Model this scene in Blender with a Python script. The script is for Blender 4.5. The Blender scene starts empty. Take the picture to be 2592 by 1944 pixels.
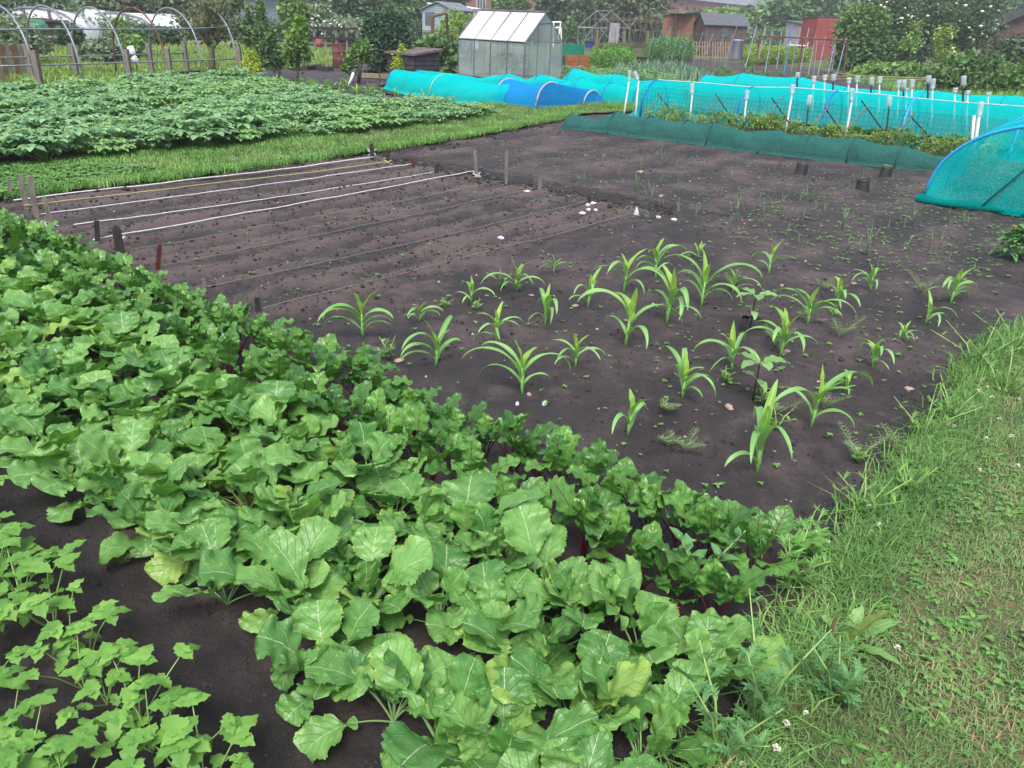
import bpy, math, random
import numpy as np
from mathutils import Vector, Matrix, noise
R = math.radians
scene = bpy.context.scene
# ------------------------------------------------------------ camera
CAM_H, ROLL = 1.7, R(2.4)
FPX = 1944.0; PW, PH = 2592, 1944
PITCH = math.atan((972 - 50) / FPX)
cd = bpy.data.cameras.new("camera"); cam = bpy.data.objects.new("camera", cd)
scene.collection.objects.link(cam); scene.camera = cam
cd.sensor_width = 36.0; cd.lens = 36.0 * FPX / PW; cd.clip_start = 0.05; cd.clip_end = 2000
cam.matrix_world = (Matrix.Translation((0, 0, CAM_H)) @ Matrix.Rotation(R(90) - PITCH, 4, 'X')
                    @ Matrix.Rotation(ROLL, 4, 'Z'))
# ------------------------------------------------------------ sky, sun, exposure
wd = bpy.data.worlds.new("World"); scene.world = wd; wd.use_nodes = True
nt = wd.node_tree; bg = nt.nodes["Background"]
sky = nt.nodes.new("ShaderNodeTexSky"); sky.sky_type = 'NISHITA'; sky.sun_disc = False
sky.sun_elevation = R(58); sky.sun_rotation = R(200); sky.dust_density = 4.0; sky.air_density = 1.0
hs = nt.nodes.new("ShaderNodeHueSaturation"); hs.inputs['Saturation'].default_value = 0.6
nt.links.new(sky.outputs[0], hs.inputs['Color']); nt.links.new(hs.outputs[0], bg.inputs[0])
bg.inputs[1].default_value = 0.12
sd = bpy.data.lights.new("sun", 'SUN'); sd.energy = 1.5; sd.angle = R(22); sd.color = (1, .97, .93)
sun = bpy.data.objects.new("sun", sd); scene.collection.objects.link(sun)
sun.rotation_euler = (R(32), 0, R(-160 + 180 - 20))
scene.view_settings.view_transform = 'Standard'; scene.view_settings.look = 'None'
scene.view_settings.exposure = 1.14; scene.view_settings.gamma = 1.0
scene.cycles.max_bounces = 6; scene.cycles.diffuse_bounces = 3; scene.cycles.transparent_max_bounces = 16
scene.cycles.filter_width = 1.5
# ------------------------------------------------------------ photo geometry
def ray(px, py):
    x = px - PW / 2; y = -(py - PH / 2); c, s = math.cos(ROLL), math.sin(ROLL)
    xr = x * c - y * s; yr = x * s + y * c
    cp, sp = math.cos(PITCH), math.sin(PITCH)
    return xr, FPX * cp + yr * sp, yr * cp - FPX * sp
def G(px, py, z=0.0):
    d = ray(px, py); t = (z - CAM_H) / d[2]; return Vector((d[0] * t, d[1] * t, z))
def proj(x, y, z):
    cp, sp = math.cos(PITCH), math.sin(PITCH); dz = z - CAM_H
    F = y * cp - dz * sp; U = y * sp + dz * cp; X = x * FPX / F; Y = U * FPX / F
    c, s = math.cos(ROLL), math.sin(ROLL)
    return X * c + Y * s + PW / 2, PH / 2 + X * s - Y * c
def hfor(p, pytop):
    """height above the ground at p whose image row is pytop"""
    lo, hi = -0.5, min(14.0, CAM_H + p[1] * math.cos(PITCH) / math.sin(PITCH) * .8)
    for _ in range(40):
        m = (lo + hi) / 2
        if proj(p[0], p[1], m)[1] > pytop: lo = m
        else: hi = m
    return lo
def at_dist(px, py, base):
    """point on the ray of a pixel at the depth (y) of the point base"""
    d = ray(px, py); t = base[1] / d[1]
    return Vector((d[0] * t, d[1] * t, CAM_H + d[2] * t))
UX, UY = 0.79535, -0.60615
def ST(s, t, z=0.0): return Vector((-UY * s + UX * t, UX * s + UY * t, z))
def toST(x, y): return (-UY * x + UX * y, UX * x + UY * y)
UU = Vector((UX, UY, 0)); NN = Vector((-UY, UX, 0))
def inpoly(x, y, P):
    r = False; n = len(P)
    for i in range(n):
        x1, y1 = P[i]; x2, y2 = P[(i + 1) % n]
        if (y1 > y) != (y2 > y) and x < (x2 - x1) * (y - y1) / (y2 - y1) + x1: r = not r
    return r
rnd = random.Random(7)
nrg = np.random.default_rng(11)
# ------------------------------------------------------------ scene helpers
COL = scene.collection.objects
def tag(o, label=None, cat=None, group=None, kind=None):
    if label: o['label'] = label
    if cat: o['category'] = cat
    if group: o['group'] = group
    if kind: o['kind'] = kind
    return o
def empty(name, loc, label, cat, group=None, rz=0.0):
    o = bpy.data.objects.new(name, None); COL.link(o); o.location = loc; o.rotation_euler = (0, 0, rz)
    o.empty_display_size = 0.1
    return tag(o, label, cat, group)
def link(name, me, parent=None, loc=None):
    o = bpy.data.objects.new(name, me); COL.link(o)
    if parent is not None: o.parent = parent
    if loc is not None: o.location = loc
    return o
def copy_tree(o, parent=None):
    c = o.copy(); COL.link(c)
    if parent is not None: c.parent = parent
    for ch in o.children: copy_tree(ch, c)
    return c
class MB:
    def __init__(s): s.v = []; s.f = []; s.m = []; s.uv = []
    def quad(s, a, b, c, d, m=0):
        i = len(s.v); s.v += [a, b, c, d]; s.f.append((i, i + 1, i + 2, i + 3)); s.m.append(m)
    def box(s, c, d, rz=0.0, m=0, top=None, rot=None):
        hx, hy, hz = d[0] / 2, d[1] / 2, d[2] / 2; i = len(s.v)
        M = rot if rot is not None else Matrix.Rotation(rz, 3, 'Z'); c = Vector(c)
        for z in (-hz, hz):
            k = 1.0 if (z < 0 or top is None) else top
            for x, y in ((-hx, -hy), (hx, -hy), (hx, hy), (-hx, hy)):
                s.v.append(tuple(c + M @ Vector((x * k, y * k, z))))
        for f in ((3, 2, 1, 0), (4, 5, 6, 7), (0, 1, 5, 4), (1, 2, 6, 5), (2, 3, 7, 6), (3, 0, 4, 7)):
            s.f.append(tuple(i + k for k in f)); s.m.append(m)
    def tube(s, pts, r, n=6, m=0, cap=True):
        pts = [Vector(p) for p in pts]; N = len(pts)
        if not isinstance(r, (list, tuple)): r = [r] * N
        i0 = len(s.v); ref = Vector((0.13, 0.21, 1)).normalized()
        for k, p in enumerate(pts):
            t = (pts[min(k + 1, N - 1)] - pts[max(k - 1, 0)]).normalized()
            a = t.cross(ref)
            if a.length < .05: a = t.cross(Vector((1, 0, 0)))
            a.normalize(); b = t.cross(a)
            for j in range(n):
                q = 2 * math.pi * j / n
                s.v.append(tuple(p + a * (math.cos(q) * r[k]) + b * (math.sin(q) * r[k])))
        for k in range(N - 1):
            for j in range(n):
                j2 = (j + 1) % n
                s.f.append((i0 + k * n + j, i0 + k * n + j2, i0 + (k + 1) * n + j2, i0 + (k + 1) * n + j)); s.m.append(m)
        if cap:
            s.f.append(tuple(i0 + j for j in range(n))[::-1]); s.m.append(m)
            s.f.append(tuple(i0 + (N - 1) * n + j for j in range(n))); s.m.append(m)
    def lathe(s, prof, c=(0, 0, 0), n=20, m=0):
        i0 = len(s.v)
        for r, z in prof:
            for j in range(n):
                q = 2 * math.pi * j / n; s.v.append((c[0] + r * math.cos(q), c[1] + r * math.sin(q), c[2] + z))
        for k in range(len(prof) - 1):
            for j in range(n):
                j2 = (j + 1) % n
                s.f.append((i0 + k * n + j, i0 + k * n + j2, i0 + (k + 1) * n + j2, i0 + (k + 1) * n + j)); s.m.append(m)
    def leaf8(s, o, d, up, L, W, m=0, droop=0.15, fold=0.15):
        o = Vector(o); d = Vector(d).normalized(); up = Vector(up)
        sd = d.cross(up)
        if sd.length < 1e-3: sd = d.cross(Vector((1, 0, 0)))
        sd.normalize(); nn = sd.cross(d)
        i = len(s.v)
        def P(a, b, c): return tuple(o + d * (a * L) + sd * (b * W / 2) + nn * (c * L))
        s.v += [P(0, 0, 0), P(.3, 1, fold * W / L), P(.33, 0, 0.02), P(.3, -1, fold * W / L),
                P(.68, .8, fold * W / L - droop * .5), P(.7, 0, -droop * .45), P(.68, -.8, fold * W / L - droop * .5), P(1, 0, -droop)]
        for f in ((0, 2, 1), (0, 3, 2), (1, 2, 5, 4), (2, 3, 6, 5), (4, 5, 7), (5, 6, 7)):
            s.f.append(tuple(i + k for k in f)); s.m.append(m)
    def grid(s, P, nu, nv, m=0, closed=False):
        """P: list of nu*nv points (row major)"""
        i0 = len(s.v); s.v += [tuple(p) for p in P]
        for a in range(nu - 1):
            for b in range(nv - 1):
                s.f.append((i0 + a * nv + b, i0 + a * nv + b + 1, i0 + (a + 1) * nv + b + 1, i0 + (a + 1) * nv + b)); s.m.append(m)
    def mesh(s, name, mats, smooth=False):
        me = bpy.data.meshes.new(name); me.from_pydata([tuple(v) for v in s.v], [], s.f)
        for mt in (mats if isinstance(mats, (list, tuple)) else [mats]): me.materials.append(mt)
        me.polygons.foreach_set('material_index', s.m)
        if smooth: me.polygons.foreach_set('use_smooth', [True] * len(s.f))
        if s.uv:
            ul = me.uv_layers.new(name='UVMap'); li = np.empty(len(me.loops), np.int32)
            me.loops.foreach_get('vertex_index', li); ul.data.foreach_set('uv', np.array(s.uv, np.float32)[li].ravel())
        me.update(); return me
    def build(s, name, mats, parent=None, smooth=False, loc=None):
        return link(name, s.mesh(name, mats, smooth), parent, loc)
def np_mesh(name, V, F, mats, smooth=False):
    V = np.asarray(V, np.float32); F = np.asarray(F, np.int32); k = F.shape[1]
    me = bpy.data.meshes.new(name); me.vertices.add(len(V)); me.vertices.foreach_set('co', V.ravel())
    me.loops.add(F.size); me.loops.foreach_set('vertex_index', F.ravel())
    me.polygons.add(len(F)); me.polygons.foreach_set('loop_start', np.arange(0, F.size, k, dtype=np.int32))
    me.polygons.foreach_set('loop_total', np.full(len(F), k, np.int32))
    if smooth: me.polygons.foreach_set('use_smooth', np.ones(len(F), bool))
    for mt in (mats if isinstance(mats, (list, tuple)) else [mats]): me.materials.append(mt)
    me.update(calc_edges=True); return me
# ------------------------------------------------------------ materials
def newmat(name):
    m = bpy.data.materials.new(name); m.use_nodes = True; n = m.node_tree
    return m, n, n.nodes, n.links, n.nodes['Principled BSDF']
def rgba(c): return (c[0], c[1], c[2], 1.0)
def mat(name, c1, c2=None, scale=8, rough=.7, bump=0.0, bscale=None, metal=0.0, spec=.4, stretch=None, c3=None):
    m, n, N, L, b = newmat(name)
    b.inputs['Roughness'].default_value = rough; b.inputs['Metallic'].default_value = metal
    b.inputs['Specular IOR Level'].default_value = spec
    tc = N.new('ShaderNodeTexCoord'); mp = N.new('ShaderNodeMapping'); L.new(tc.outputs['Object'], mp.inputs[0])
    if stretch: mp.inputs['Scale'].default_value = stretch
    nz = N.new('ShaderNodeTexNoise'); nz.inputs['Scale'].default_value = scale; nz.inputs['Detail'].default_value = 5
    L.new(mp.outputs[0], nz.inputs['Vector'])
    if c2 is None: c2 = tuple(x * .72 for x in c1)
    cr = N.new('ShaderNodeValToRGB'); cr.color_ramp.elements[0].position = .32; cr.color_ramp.elements[1].position = .68
    cr.color_ramp.elements[0].color = rgba(c2); cr.color_ramp.elements[1].color = rgba(c1)
    if c3: e = cr.color_ramp.elements.new(.55); e.color = rgba(c3)
    L.new(nz.outputs[0], cr.inputs[0]); L.new(cr.outputs[0], b.inputs['Base Color'])
    if bump:
        n2 = N.new('ShaderNodeTexNoise'); n2.inputs['Scale'].default_value = bscale or scale * 4; n2.inputs['Detail'].default_value = 6
        L.new(mp.outputs[0], n2.inputs['Vector'])
        bp = N.new('ShaderNodeBump'); bp.inputs['Strength'].default_value = bump; bp.inputs['Distance'].default_value = .02
        L.new(n2.outputs[0], bp.inputs['Height']); L.new(bp.outputs[0], b.inputs['Normal'])
    return m
def mixrgb(N, L, fac, a, b, mode='MIX'):
    x = N.new('ShaderNodeMix'); x.data_type = 'RGBA'; x.blend_type = mode
    for sock, v in ((x.inputs[0], fac), (x.inputs[6], a), (x.inputs[7], b)):
        if isinstance(v, (int, float)): sock.default_value = v
        elif isinstance(v, tuple): sock.default_value = rgba(v)
        else: L.new(v, sock)
    return x.outputs[2]
def mth(N, L, op, a, b=None, c=None):
    x = N.new('ShaderNodeMath'); x.operation = op
    for i, v in enumerate((a, b, c)):
        if v is None: continue
        if isinstance(v, (int, float)): x.inputs[i].default_value = v
        else: L.new(v, x.inputs[i])
    return x.outputs[0]
def foliage(name, c1, c2, c3=None, trans=.25, rough=.5, nscale=6, spec=.35, world=True):
    """leaf cards: colour varies by leaf (island) and softly by place"""
    m, n, N, L, b = newmat(name)
    b.inputs['Roughness'].default_value = rough; b.inputs['Specular IOR Level'].default_value = spec
    ge = N.new('ShaderNodeNewGeometry'); nz = N.new('ShaderNodeTexNoise'); nz.inputs['Scale'].default_value = nscale
    nz.inputs['Detail'].default_value = 3
    L.new(ge.outputs['Position'], nz.inputs['Vector'])
    ri = ge.outputs['Random Per Island']
    f = mth(N, L, 'ADD', mth(N, L, 'MULTIPLY', ri, .55), mth(N, L, 'MULTIPLY_ADD', nz.outputs[0], 1.4, -.45))
    cr = N.new('ShaderNodeValToRGB'); cr.color_ramp.elements[0].position = .15; cr.color_ramp.elements[1].position = .85
    cr.color_ramp.elements[0].color = rgba(c1); cr.color_ramp.elements[1].color = rgba(c2)
    if c3: e = cr.color_ramp.elements.new(.97); e.color = rgba(c3)
    L.new(f, cr.inputs[0]); L.new(cr.outputs[0], b.inputs['Base Color'])
    tr = N.new('ShaderNodeBsdfTranslucent'); L.new(mixrgb(N, L, 1.0, cr.outputs[0], (1.15, 1.25, .55), 'MULTIPLY'), tr.inputs[0])
    mx = N.new('ShaderNodeMixShader'); mx.inputs[0].default_value = trans
    L.new(b.outputs[0], mx.inputs[1]); L.new(tr.outputs[0], mx.inputs[2]); L.new(mx.outputs[0], N['Material Output'].inputs[0])
    return m
def veined(name, dark, light, rib, ribw=.022, nv=8, spots=None, yellow=None, rough=.42, trans=.22, veinmix=.35, bump=.35, crinkle=60):
    """broad leaf with midrib, side veins, blotches; UV u across (0.5 = midrib), v along"""
    m, n, N, L, b = newmat(name)
    b.inputs['Roughness'].default_value = rough; b.inputs['Specular IOR Level'].default_value = .45
    uv = N.new('ShaderNodeUVMap'); sx = N.new('ShaderNodeSeparateXYZ'); L.new(uv.outputs[0], sx.inputs[0])
    oi = N.new('ShaderNodeObjectInfo'); ge = N.new('ShaderNodeNewGeometry')
    au = mth(N, L, 'ABSOLUTE', mth(N, L, 'SUBTRACT', sx.outputs[0], .5))
    tc = N.new('ShaderNodeTexCoord')
    nz = N.new('ShaderNodeTexNoise'); nz.inputs['Scale'].default_value = 14; nz.inputs['Detail'].default_value = 4
    L.new(tc.outputs['Object'], nz.inputs['Vector'])
    rv = mth(N, L, 'FRACT', mth(N, L, 'ADD', oi.outputs['Random'], ge.outputs['Random Per Island']))
    f = mth(N, L, 'ADD', mth(N, L, 'MULTIPLY', rv, .7), mth(N, L, 'MULTIPLY_ADD', nz.outputs[0], 1.0, -.35))
    cr = N.new('ShaderNodeValToRGB'); cr.color_ramp.elements[0].position = .1; cr.color_ramp.elements[1].position = .9
    cr.color_ramp.elements[0].color = rgba(dark); cr.color_ramp.elements[1].color = rgba(light)
    L.new(f, cr.inputs[0]); col = cr.outputs[0]
    # side veins
    w = mth(N, L, 'FRACT', mth(N, L, 'ADD', mth(N, L, 'MULTIPLY', sx.outputs[1], nv), mth(N, L, 'MULTIPLY', au, -nv * .75)))
    vd = mth(N, L, 'ABSOLUTE', mth(N, L, 'SUBTRACT', w, .5))
    vl = N.new('ShaderNodeMapRange'); vl.inputs[1].default_value = .0; vl.inputs[2].default_value = .075
    vl.inputs[3].default_value = 1; vl.inputs[4].default_value = 0; L.new(vd, vl.inputs[0])
    col = mixrgb(N, L, mth(N, L, 'MULTIPLY', vl.outputs[0], veinmix), col, rib)
    ml = N.new('ShaderNodeMapRange'); ml.inputs[1].default_value = ribw * .5; ml.inputs[2].default_value = ribw * 1.3
    ml.inputs[3].default_value = 1; ml.inputs[4].default_value = 0; L.new(au, ml.inputs[0])
    if spots:
        n3 = N.new('ShaderNodeTexNoise'); n3.inputs['Scale'].default_value = 55; n3.inputs['Detail'].default_value = 2
        L.new(tc.outputs['Object'], n3.inputs['Vector'])
        sr = N.new('ShaderNodeMapRange'); sr.inputs[1].default_value = .64; sr.inputs[2].default_value = .70; L.new(n3.outputs[0], sr.inputs[0])
        col = mixrgb(N, L, mth(N, L, 'MULTIPLY', sr.outputs[0], .7), col, spots)
    if yellow:
        er = N.new('ShaderNodeMapRange'); er.inputs[1].default_value = .40; er.inputs[2].default_value = .5; L.new(au, er.inputs[0])
        yr = N.new('ShaderNodeMapRange'); yr.inputs[1].default_value = .94; yr.inputs[2].default_value = 1.0; L.new(rv, yr.inputs[0])
        ed = mth(N, L, 'MULTIPLY', er.outputs[0], mth(N, L, 'MULTIPLY', mth(N, L, 'POWER', rv, 2.0), .5))
        bl = mth(N, L, 'MULTIPLY', yr.outputs[0], mth(N, L, 'MULTIPLY', nz.outputs[0], .9))
        col = mixrgb(N, L, mth(N, L, 'MAXIMUM', ed, bl), col, yellow)
    col = mixrgb(N, L, ml.outputs[0], col, rib)
    L.new(col, b.inputs['Base Color'])
    bp = N.new('ShaderNodeBump'); bp.inputs['Strength'].default_value = bump; bp.inputs['Distance'].default_value = .006
    n2 = N.new('ShaderNodeTexNoise'); n2.inputs['Scale'].default_value = crinkle; n2.inputs['Detail'].default_value = 3
    L.new(tc.outputs['Object'], n2.inputs['Vector'])
    L.new(mth(N, L, 'SUBTRACT', n2.outputs[0], mth(N, L, 'MULTIPLY', vl.outputs[0], .5)), bp.inputs['Height']); L.new(bp.outputs[0], b.inputs['Normal'])
    tr = N.new('ShaderNodeBsdfTranslucent'); L.new(mixrgb(N, L, 1.0, col, (1.3, 1.35, .5), 'MULTIPLY'), tr.inputs[0])
    mx = N.new('ShaderNodeMixShader'); mx.inputs[0].default_value = trans
    L.new(b.outputs[0], mx.inputs[1]); L.new(tr.outputs[0], mx.inputs[2]); L.new(mx.outputs[0], N['Material Output'].inputs[0])
    return m
def netting(name, c, dens=.6, mesh=True):
    """fine woven netting: threads let part of the light straight through"""
    m, n, N, L, b = newmat(name); N.remove(b)
    ge = N.new('ShaderNodeNewGeometry'); nz = N.new('ShaderNodeTexNoise'); nz.inputs['Scale'].default_value = 2.2; nz.inputs['Detail'].default_value = 4
    L.new(ge.outputs['Position'], nz.inputs['Vector'])
    col = mixrgb(N, L, nz.outputs[0], tuple(x * .8 for x in c), c)
    df = N.new('ShaderNodeBsdfDiffuse'); tl = N.new('ShaderNodeBsdfTranslucent'); L.new(col, df.inputs[0]); L.new(col, tl.inputs[0])
    a = N.new('ShaderNodeMixShader'); a.inputs[0].default_value = .4; L.new(df.outputs[0], a.inputs[1]); L.new(tl.outputs[0], a.inputs[2])
    tp = N.new('ShaderNodeBsdfTransparent'); k = N.new('ShaderNodeMixShader')
    # looking along the cloth the threads close up
    lw = N.new('ShaderNodeLayerWeight'); lw.inputs[0].default_value = .35
    n2 = N.new('ShaderNodeTexNoise'); n2.inputs['Scale'].default_value = 90; n2.inputs['Detail'].default_value = 1; L.new(ge.outputs['Position'], n2.inputs['Vector'])
    f = mth(N, L, 'ADD', mth(N, L, 'MULTIPLY', lw.outputs['Facing'], .45), mth(N, L, 'MULTIPLY_ADD', n2.outputs[0], .5, dens - .25))
    f2 = N.new('ShaderNodeClamp'); L.new(f, f2.inputs[0])
    L.new(f2.outputs[0], k.inputs[0]); L.new(tp.outputs[0], k.inputs[1]); L.new(a.outputs[0], k.inputs[2])
    L.new(k.outputs[0], N['Material Output'].inputs[0]); return m
def soilmat(name, c1, c2, c3, sc=1.0, wet=.5, hk=0.0):
    m, n, N, L, b = newmat(name)
    ge = N.new('ShaderNodeNewGeometry')
    def nz(s, d=6, r=.6):
        x = N.new('ShaderNodeTexNoise'); x.inputs['Scale'].default_value = s * sc; x.inputs['Detail'].default_value = d
        x.inputs['Roughness'].default_value = r; L.new(ge.outputs['Position'], x.inputs['Vector']); return x.outputs[0]
    big = nz(1.1, 4); mid = nz(9, 6, .65); fine = nz(70, 8, .7); vf = nz(260, 4, .7)
    f = mth(N, L, 'ADD', mth(N, L, 'MULTIPLY', big, .45), mth(N, L, 'ADD', mth(N, L, 'MULTIPLY', mid, .35), mth(N, L, 'MULTIPLY', fine, .25)))
    if hk:
        sx = N.new('ShaderNodeSeparateXYZ'); L.new(ge.outputs['Position'], sx.inputs[0])
        f = mth(N, L, 'ADD', f, mth(N, L, 'MULTIPLY', sx.outputs[2], hk))
    cr = N.new('ShaderNodeValToRGB'); e = cr.color_ramp.elements; e[0].position = .40; e[1].position = .64
    e[0].color = rgba(c1); e[1].color = rgba(c3); k = e.new(.52); k.color = rgba(c2); L.new(f, cr.inputs[0])
    sp = N.new('ShaderNodeMapRange'); sp.inputs[1].default_value = .66; sp.inputs[2].default_value = .72; L.new(vf, sp.inputs[0])
    col = mixrgb(N, L, mth(N, L, 'MULTIPLY', sp.outputs[0], .35), cr.outputs[0], (.20, .14, .12))
    L.new(col, b.inputs['Base Color'])
    rr = N.new('ShaderNodeMapRange'); rr.inputs[3].default_value = wet; rr.inputs[4].default_value = .95; L.new(mid, rr.inputs[0])
    L.new(rr.outputs[0], b.inputs['Roughness']); b.inputs['Specular IOR Level'].default_value = .6
    bp = N.new('ShaderNodeBump'); bp.inputs['Strength'].default_value = 1.0; bp.inputs['Distance'].default_value = .035
    h = mth(N, L, 'ADD', mth(N, L, 'MULTIPLY', mid, .8), mth(N, L, 'ADD', mth(N, L, 'MULTIPLY', fine, .75), mth(N, L, 'MULTIPLY', vf, .35)))
    L.new(h, bp.inputs['Height']); L.new(bp.outputs[0], b.inputs['Normal']); return m
M = {}
M['soil'] = soilmat('wet_soil', (.014, .0100, .0115), (.044, .031, .033), (.120, .084, .080), 1.0, .5, 4.5)
M['soil2'] = soilmat('dark_soil', (.02, .015, .017), (.04, .03, .033), (.075, .055, .058), .8)
M['clod'] = mat('soil_clod', (.045, .034, .038), (.020, .015, .017), 30, .9, .8, 90)
M['stone'] = mat('pale_stone', (.42, .32, .29), (.25, .17, .15), 20, .8, .3)
M['turf'] = mat('turf', (.07, .12, .03), (.03, .05, .018), 5, .9, .8, 60, c3=(.10, .10, .04))
M['turf_dry'] = mat('dry_turf', (.16, .13, .07), (.05, .055, .025), 4, .95, .8, 70, c3=(.11, .11, .05))
M['ground'] = mat('ground', (.09, .14, .04), (.05, .055, .03), .35, .95, .6, 4, c3=(.08, .11, .035))
M['meadow'] = mat('meadow', (.13, .20, .05), (.07, .13, .035), .5, .95, .6, 9, c3=(.16, .17, .06))
M['grass'] = foliage('grass_blade', (.080, .20, .042), (.22, .42, .11), (.38, .44, .20), .3, .55, 1.6)
M['grass_dry'] = foliage('worn_grass_blade', (.085, .19, .055), (.22, .37, .13), (.44, .36, .22), .3, .6, 2.6)
M['straw'] = foliage('straw', (.36, .28, .17), (.24, .16, .09), None, .1, .8, 9)
M['clover'] = foliage('clover_leaf', (.075, .19, .045), (.17, .33, .09), None, .25, .5, 4)
M['potato'] = foliage('potato_leaf', (.09, .225, .08), (.28, .47, .24), (.28, .46, .13), .26, .42, 2.5, .6)
M['beanleaf'] = foliage('bean_leaf', (.14, .26, .05), (.32, .42, .11), None, .25, .5, 3)
M['potato_light'] = foliage('light_potato_leaf', (.11, .25, .07), (.29, .48, .18), None, .26, .45, 2.5, .6)
M['corn'] = veined('corn_leaf', (.15, .35, .09), (.25, .48, .16), (.30, .48, .20), .03, 1, None, None, .45, .3, 0, .15, 20)
M['corn_y'] = veined('corn_young_leaf', (.18, .38, .06), (.31, .48, .09), (.38, .54, .18), .03, 1, None, None, .45, .35, 0, .15, 20)
M['corn_stem'] = mat('corn_stem', (.22, .42, .10), (.16, .34, .10), 10, .5)
M['turnip'] = veined('turnip_leaf', (.062, .195, .042), (.195, .40, .105), (.38, .52, .28), .011, 6, (.30, .44, .10), (.34, .40, .06), .38, .28, .22, .7, 42)
M['turnip_stem'] = mat('turnip_stalk', (.24, .36, .17), (.16, .30, .10), 12, .5)
M['turnip_brown'] = veined('withered_leaf', (.35, .26, .05), (.22, .26, .05), (.40, .33, .2), .02, 6, (.25, .12, .03), (.5, .25, .03), .6, .2, .2, .6)
M['beet'] = veined('beet_leaf', (.038, .135, .028), (.125, .30, .055), (.10, .010, .022), .018, 5, None, None, .30, .22, .38, .7, 45)
M['beet_stem'] = mat('beet_stalk', (.13, .012, .03), (.06, .008, .018), 12, .35, spec=.5)
M['parsnip'] = foliage('parsnip_leaf', (.085, .23, .04), (.21, .41, .085), None, .28, .5, 3)
M['parsnip_stem'] = mat('parsnip_stalk', (.25, .40, .12), None, 10, .5)
M['onion'] = mat('onion_leaf', (.10, .22, .12), (.16, .28, .12), 10, .5)
M['weed'] = foliage('weed_leaf', (.09, .22, .05), (.20, .40, .10), None, .3, .5, 5)
M['weed_blue'] = foliage('weed_leaf_bluish', (.07, .19, .06), (.15, .32, .12), None, .3, .5, 5)
M['bronze'] = foliage('bronze_tip_leaf', (.07, .13, .03), (.20, .22, .06), (.30, .14, .08), .25, .5, 1.0)
M['horsetail'] = mat('horsetail_green', (.20, .28, .12), (.12, .18, .09), 20, .7)
M['sunf'] = veined('sunflower_leaf', (.13, .30, .07), (.24, .42, .15), (.36, .5, .26), .02, 5, None, None, .45, .25, .25, .4)
M['potato_dock'] = veined('dock_leaf', (.10, .20, .04), (.20, .28, .07), (.30, .30, .12), .03, 5, None, (.30, .10, .04), .5, .2, .2, .4)
M['deadleaf'] = veined('dead_leaf', (.30, .18, .09), (.42, .28, .15), (.45, .33, .2), .02, 6, None, None, .8, .1, .2, .6)
M['sunf_dead'] = mat('blackened_leaf', (.014, .012, .012), None, 20, .9)
M['dark_stem'] = mat('dark_stem', (.035, .03, .025), (.06, .06, .04), 20, .7)
M['wood'] = mat('grey_weathered_wood', (.23, .20, .18), (.11, .095, .088), 9, .85, .3, 40, stretch=(6, 6, 1))
M['wood_dark'] = mat('dark_wet_wood', (.045, .036, .035), (.02, .017, .017), 9, .8, .3, 40, stretch=(6, 6, 1))
M['wood_red'] = mat('red_brown_wood', (.11, .022, .02), (.06, .014, .012), 9, .7, .3)
M['wood_brown'] = mat('brown_wood', (.17, .095, .055), (.10, .055, .034), 5, .8, .3, 40, stretch=(4, 4, 1))
M['wood_tan'] = mat('tan_wood', (.26, .20, .12), (.15, .12, .07), 6, .85, .3, 30)
M['orange'] = mat('orange_plank', (.42, .15, .05), (.28, .09, .035), 6, .7)
M['fence'] = mat('mossy_fence_wood', (.17, .15, .085), (.11, .11, .055), 4, .9, .3)
M['string'] = mat('white_cord', (.62, .60, .62), (.42, .40, .42), 30, .8)
M['string_y'] = mat('yellow_cord', (.50, .44, .20), None, 30, .8)
M['twine'] = mat('grey_twine', (.26, .24, .22), (.15, .13, .12), 30, .9)
M['paper'] = mat('white_scrap', (.72, .72, .78), (.5, .5, .58), 30, .7)
M['black'] = mat('black_plastic', (.022, .022, .026), (.05, .045, .05), 12, .5, .1, spec=.5)
M['pipe_blue'] = mat('blue_water_pipe', (.02, .24, .60), (.02, .30, .62), 6, .4)
M['pipe_blue_dk'] = mat('net_covered_hoop', (.0, .16, .50), None, 6, .6)
M['pipe_grey'] = mat('grey_plastic_hoop', (.34, .38, .50), (.22, .26, .36), 6, .5)
M['pipe_yellow'] = mat('yellowed_hoop', (.35, .45, .18), None, 6, .6)
M['metal'] = mat('galvanised_tube', (.26, .29, .34), (.17, .19, .24), 4, .45, metal=.3)
M['rust'] = mat('rusty_metal', (.17, .07, .05), (.085, .035, .03), 4, .85, .2)
M['alu'] = mat('aluminium_bar', (.16, .145, .16), (.09, .08, .09), 5, .5, metal=.3)
M['white'] = mat('white_plastic', (.80, .80, .80), (.62, .63, .64), 7, .5)
M['tpipe'] = mat('white_pipe', (.80, .80, .82), (.62, .62, .64), 14, .5)
M['felt'] = mat('grey_roof_felt', (.10, .11, .13), (.07, .08, .095), 3, .9, .2)
M['slate'] = mat('slate_roof', (.20, .21, .25), (.15, .155, .19), 1, .8)
M['greyblue'] = mat('grey_blue_boards', (.27, .34, .40), (.20, .26, .31), 2, .8)
M['redshed'] = mat('red_painted_boards', (.30, .06, .058), (.23, .05, .045), 2, .7)
M['brownshed'] = mat('brown_boards', (.115, .075, .07), (.07, .046, .045), 2.5, .85)
M['tanshed'] = mat('orange_brown_boards', (.26, .13, .07), (.17, .08, .045), 2.5, .85)
M['blackbox'] = mat('black_tarred_boards', (.022, .023, .03), (.04, .038, .045), 4, .8)
M['lidfelt'] = mat('brown_roof_felt', (.16, .125, .12), (.09, .07, .07), 5, .95, .4)
M['bin'] = mat('dark_blue_grey_plastic', (.06, .068, .095), (.045, .05, .07), 5, .55)
M['binlid'] = mat('pale_bin_lid', (.22, .25, .33), None, 5, .5)
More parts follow.
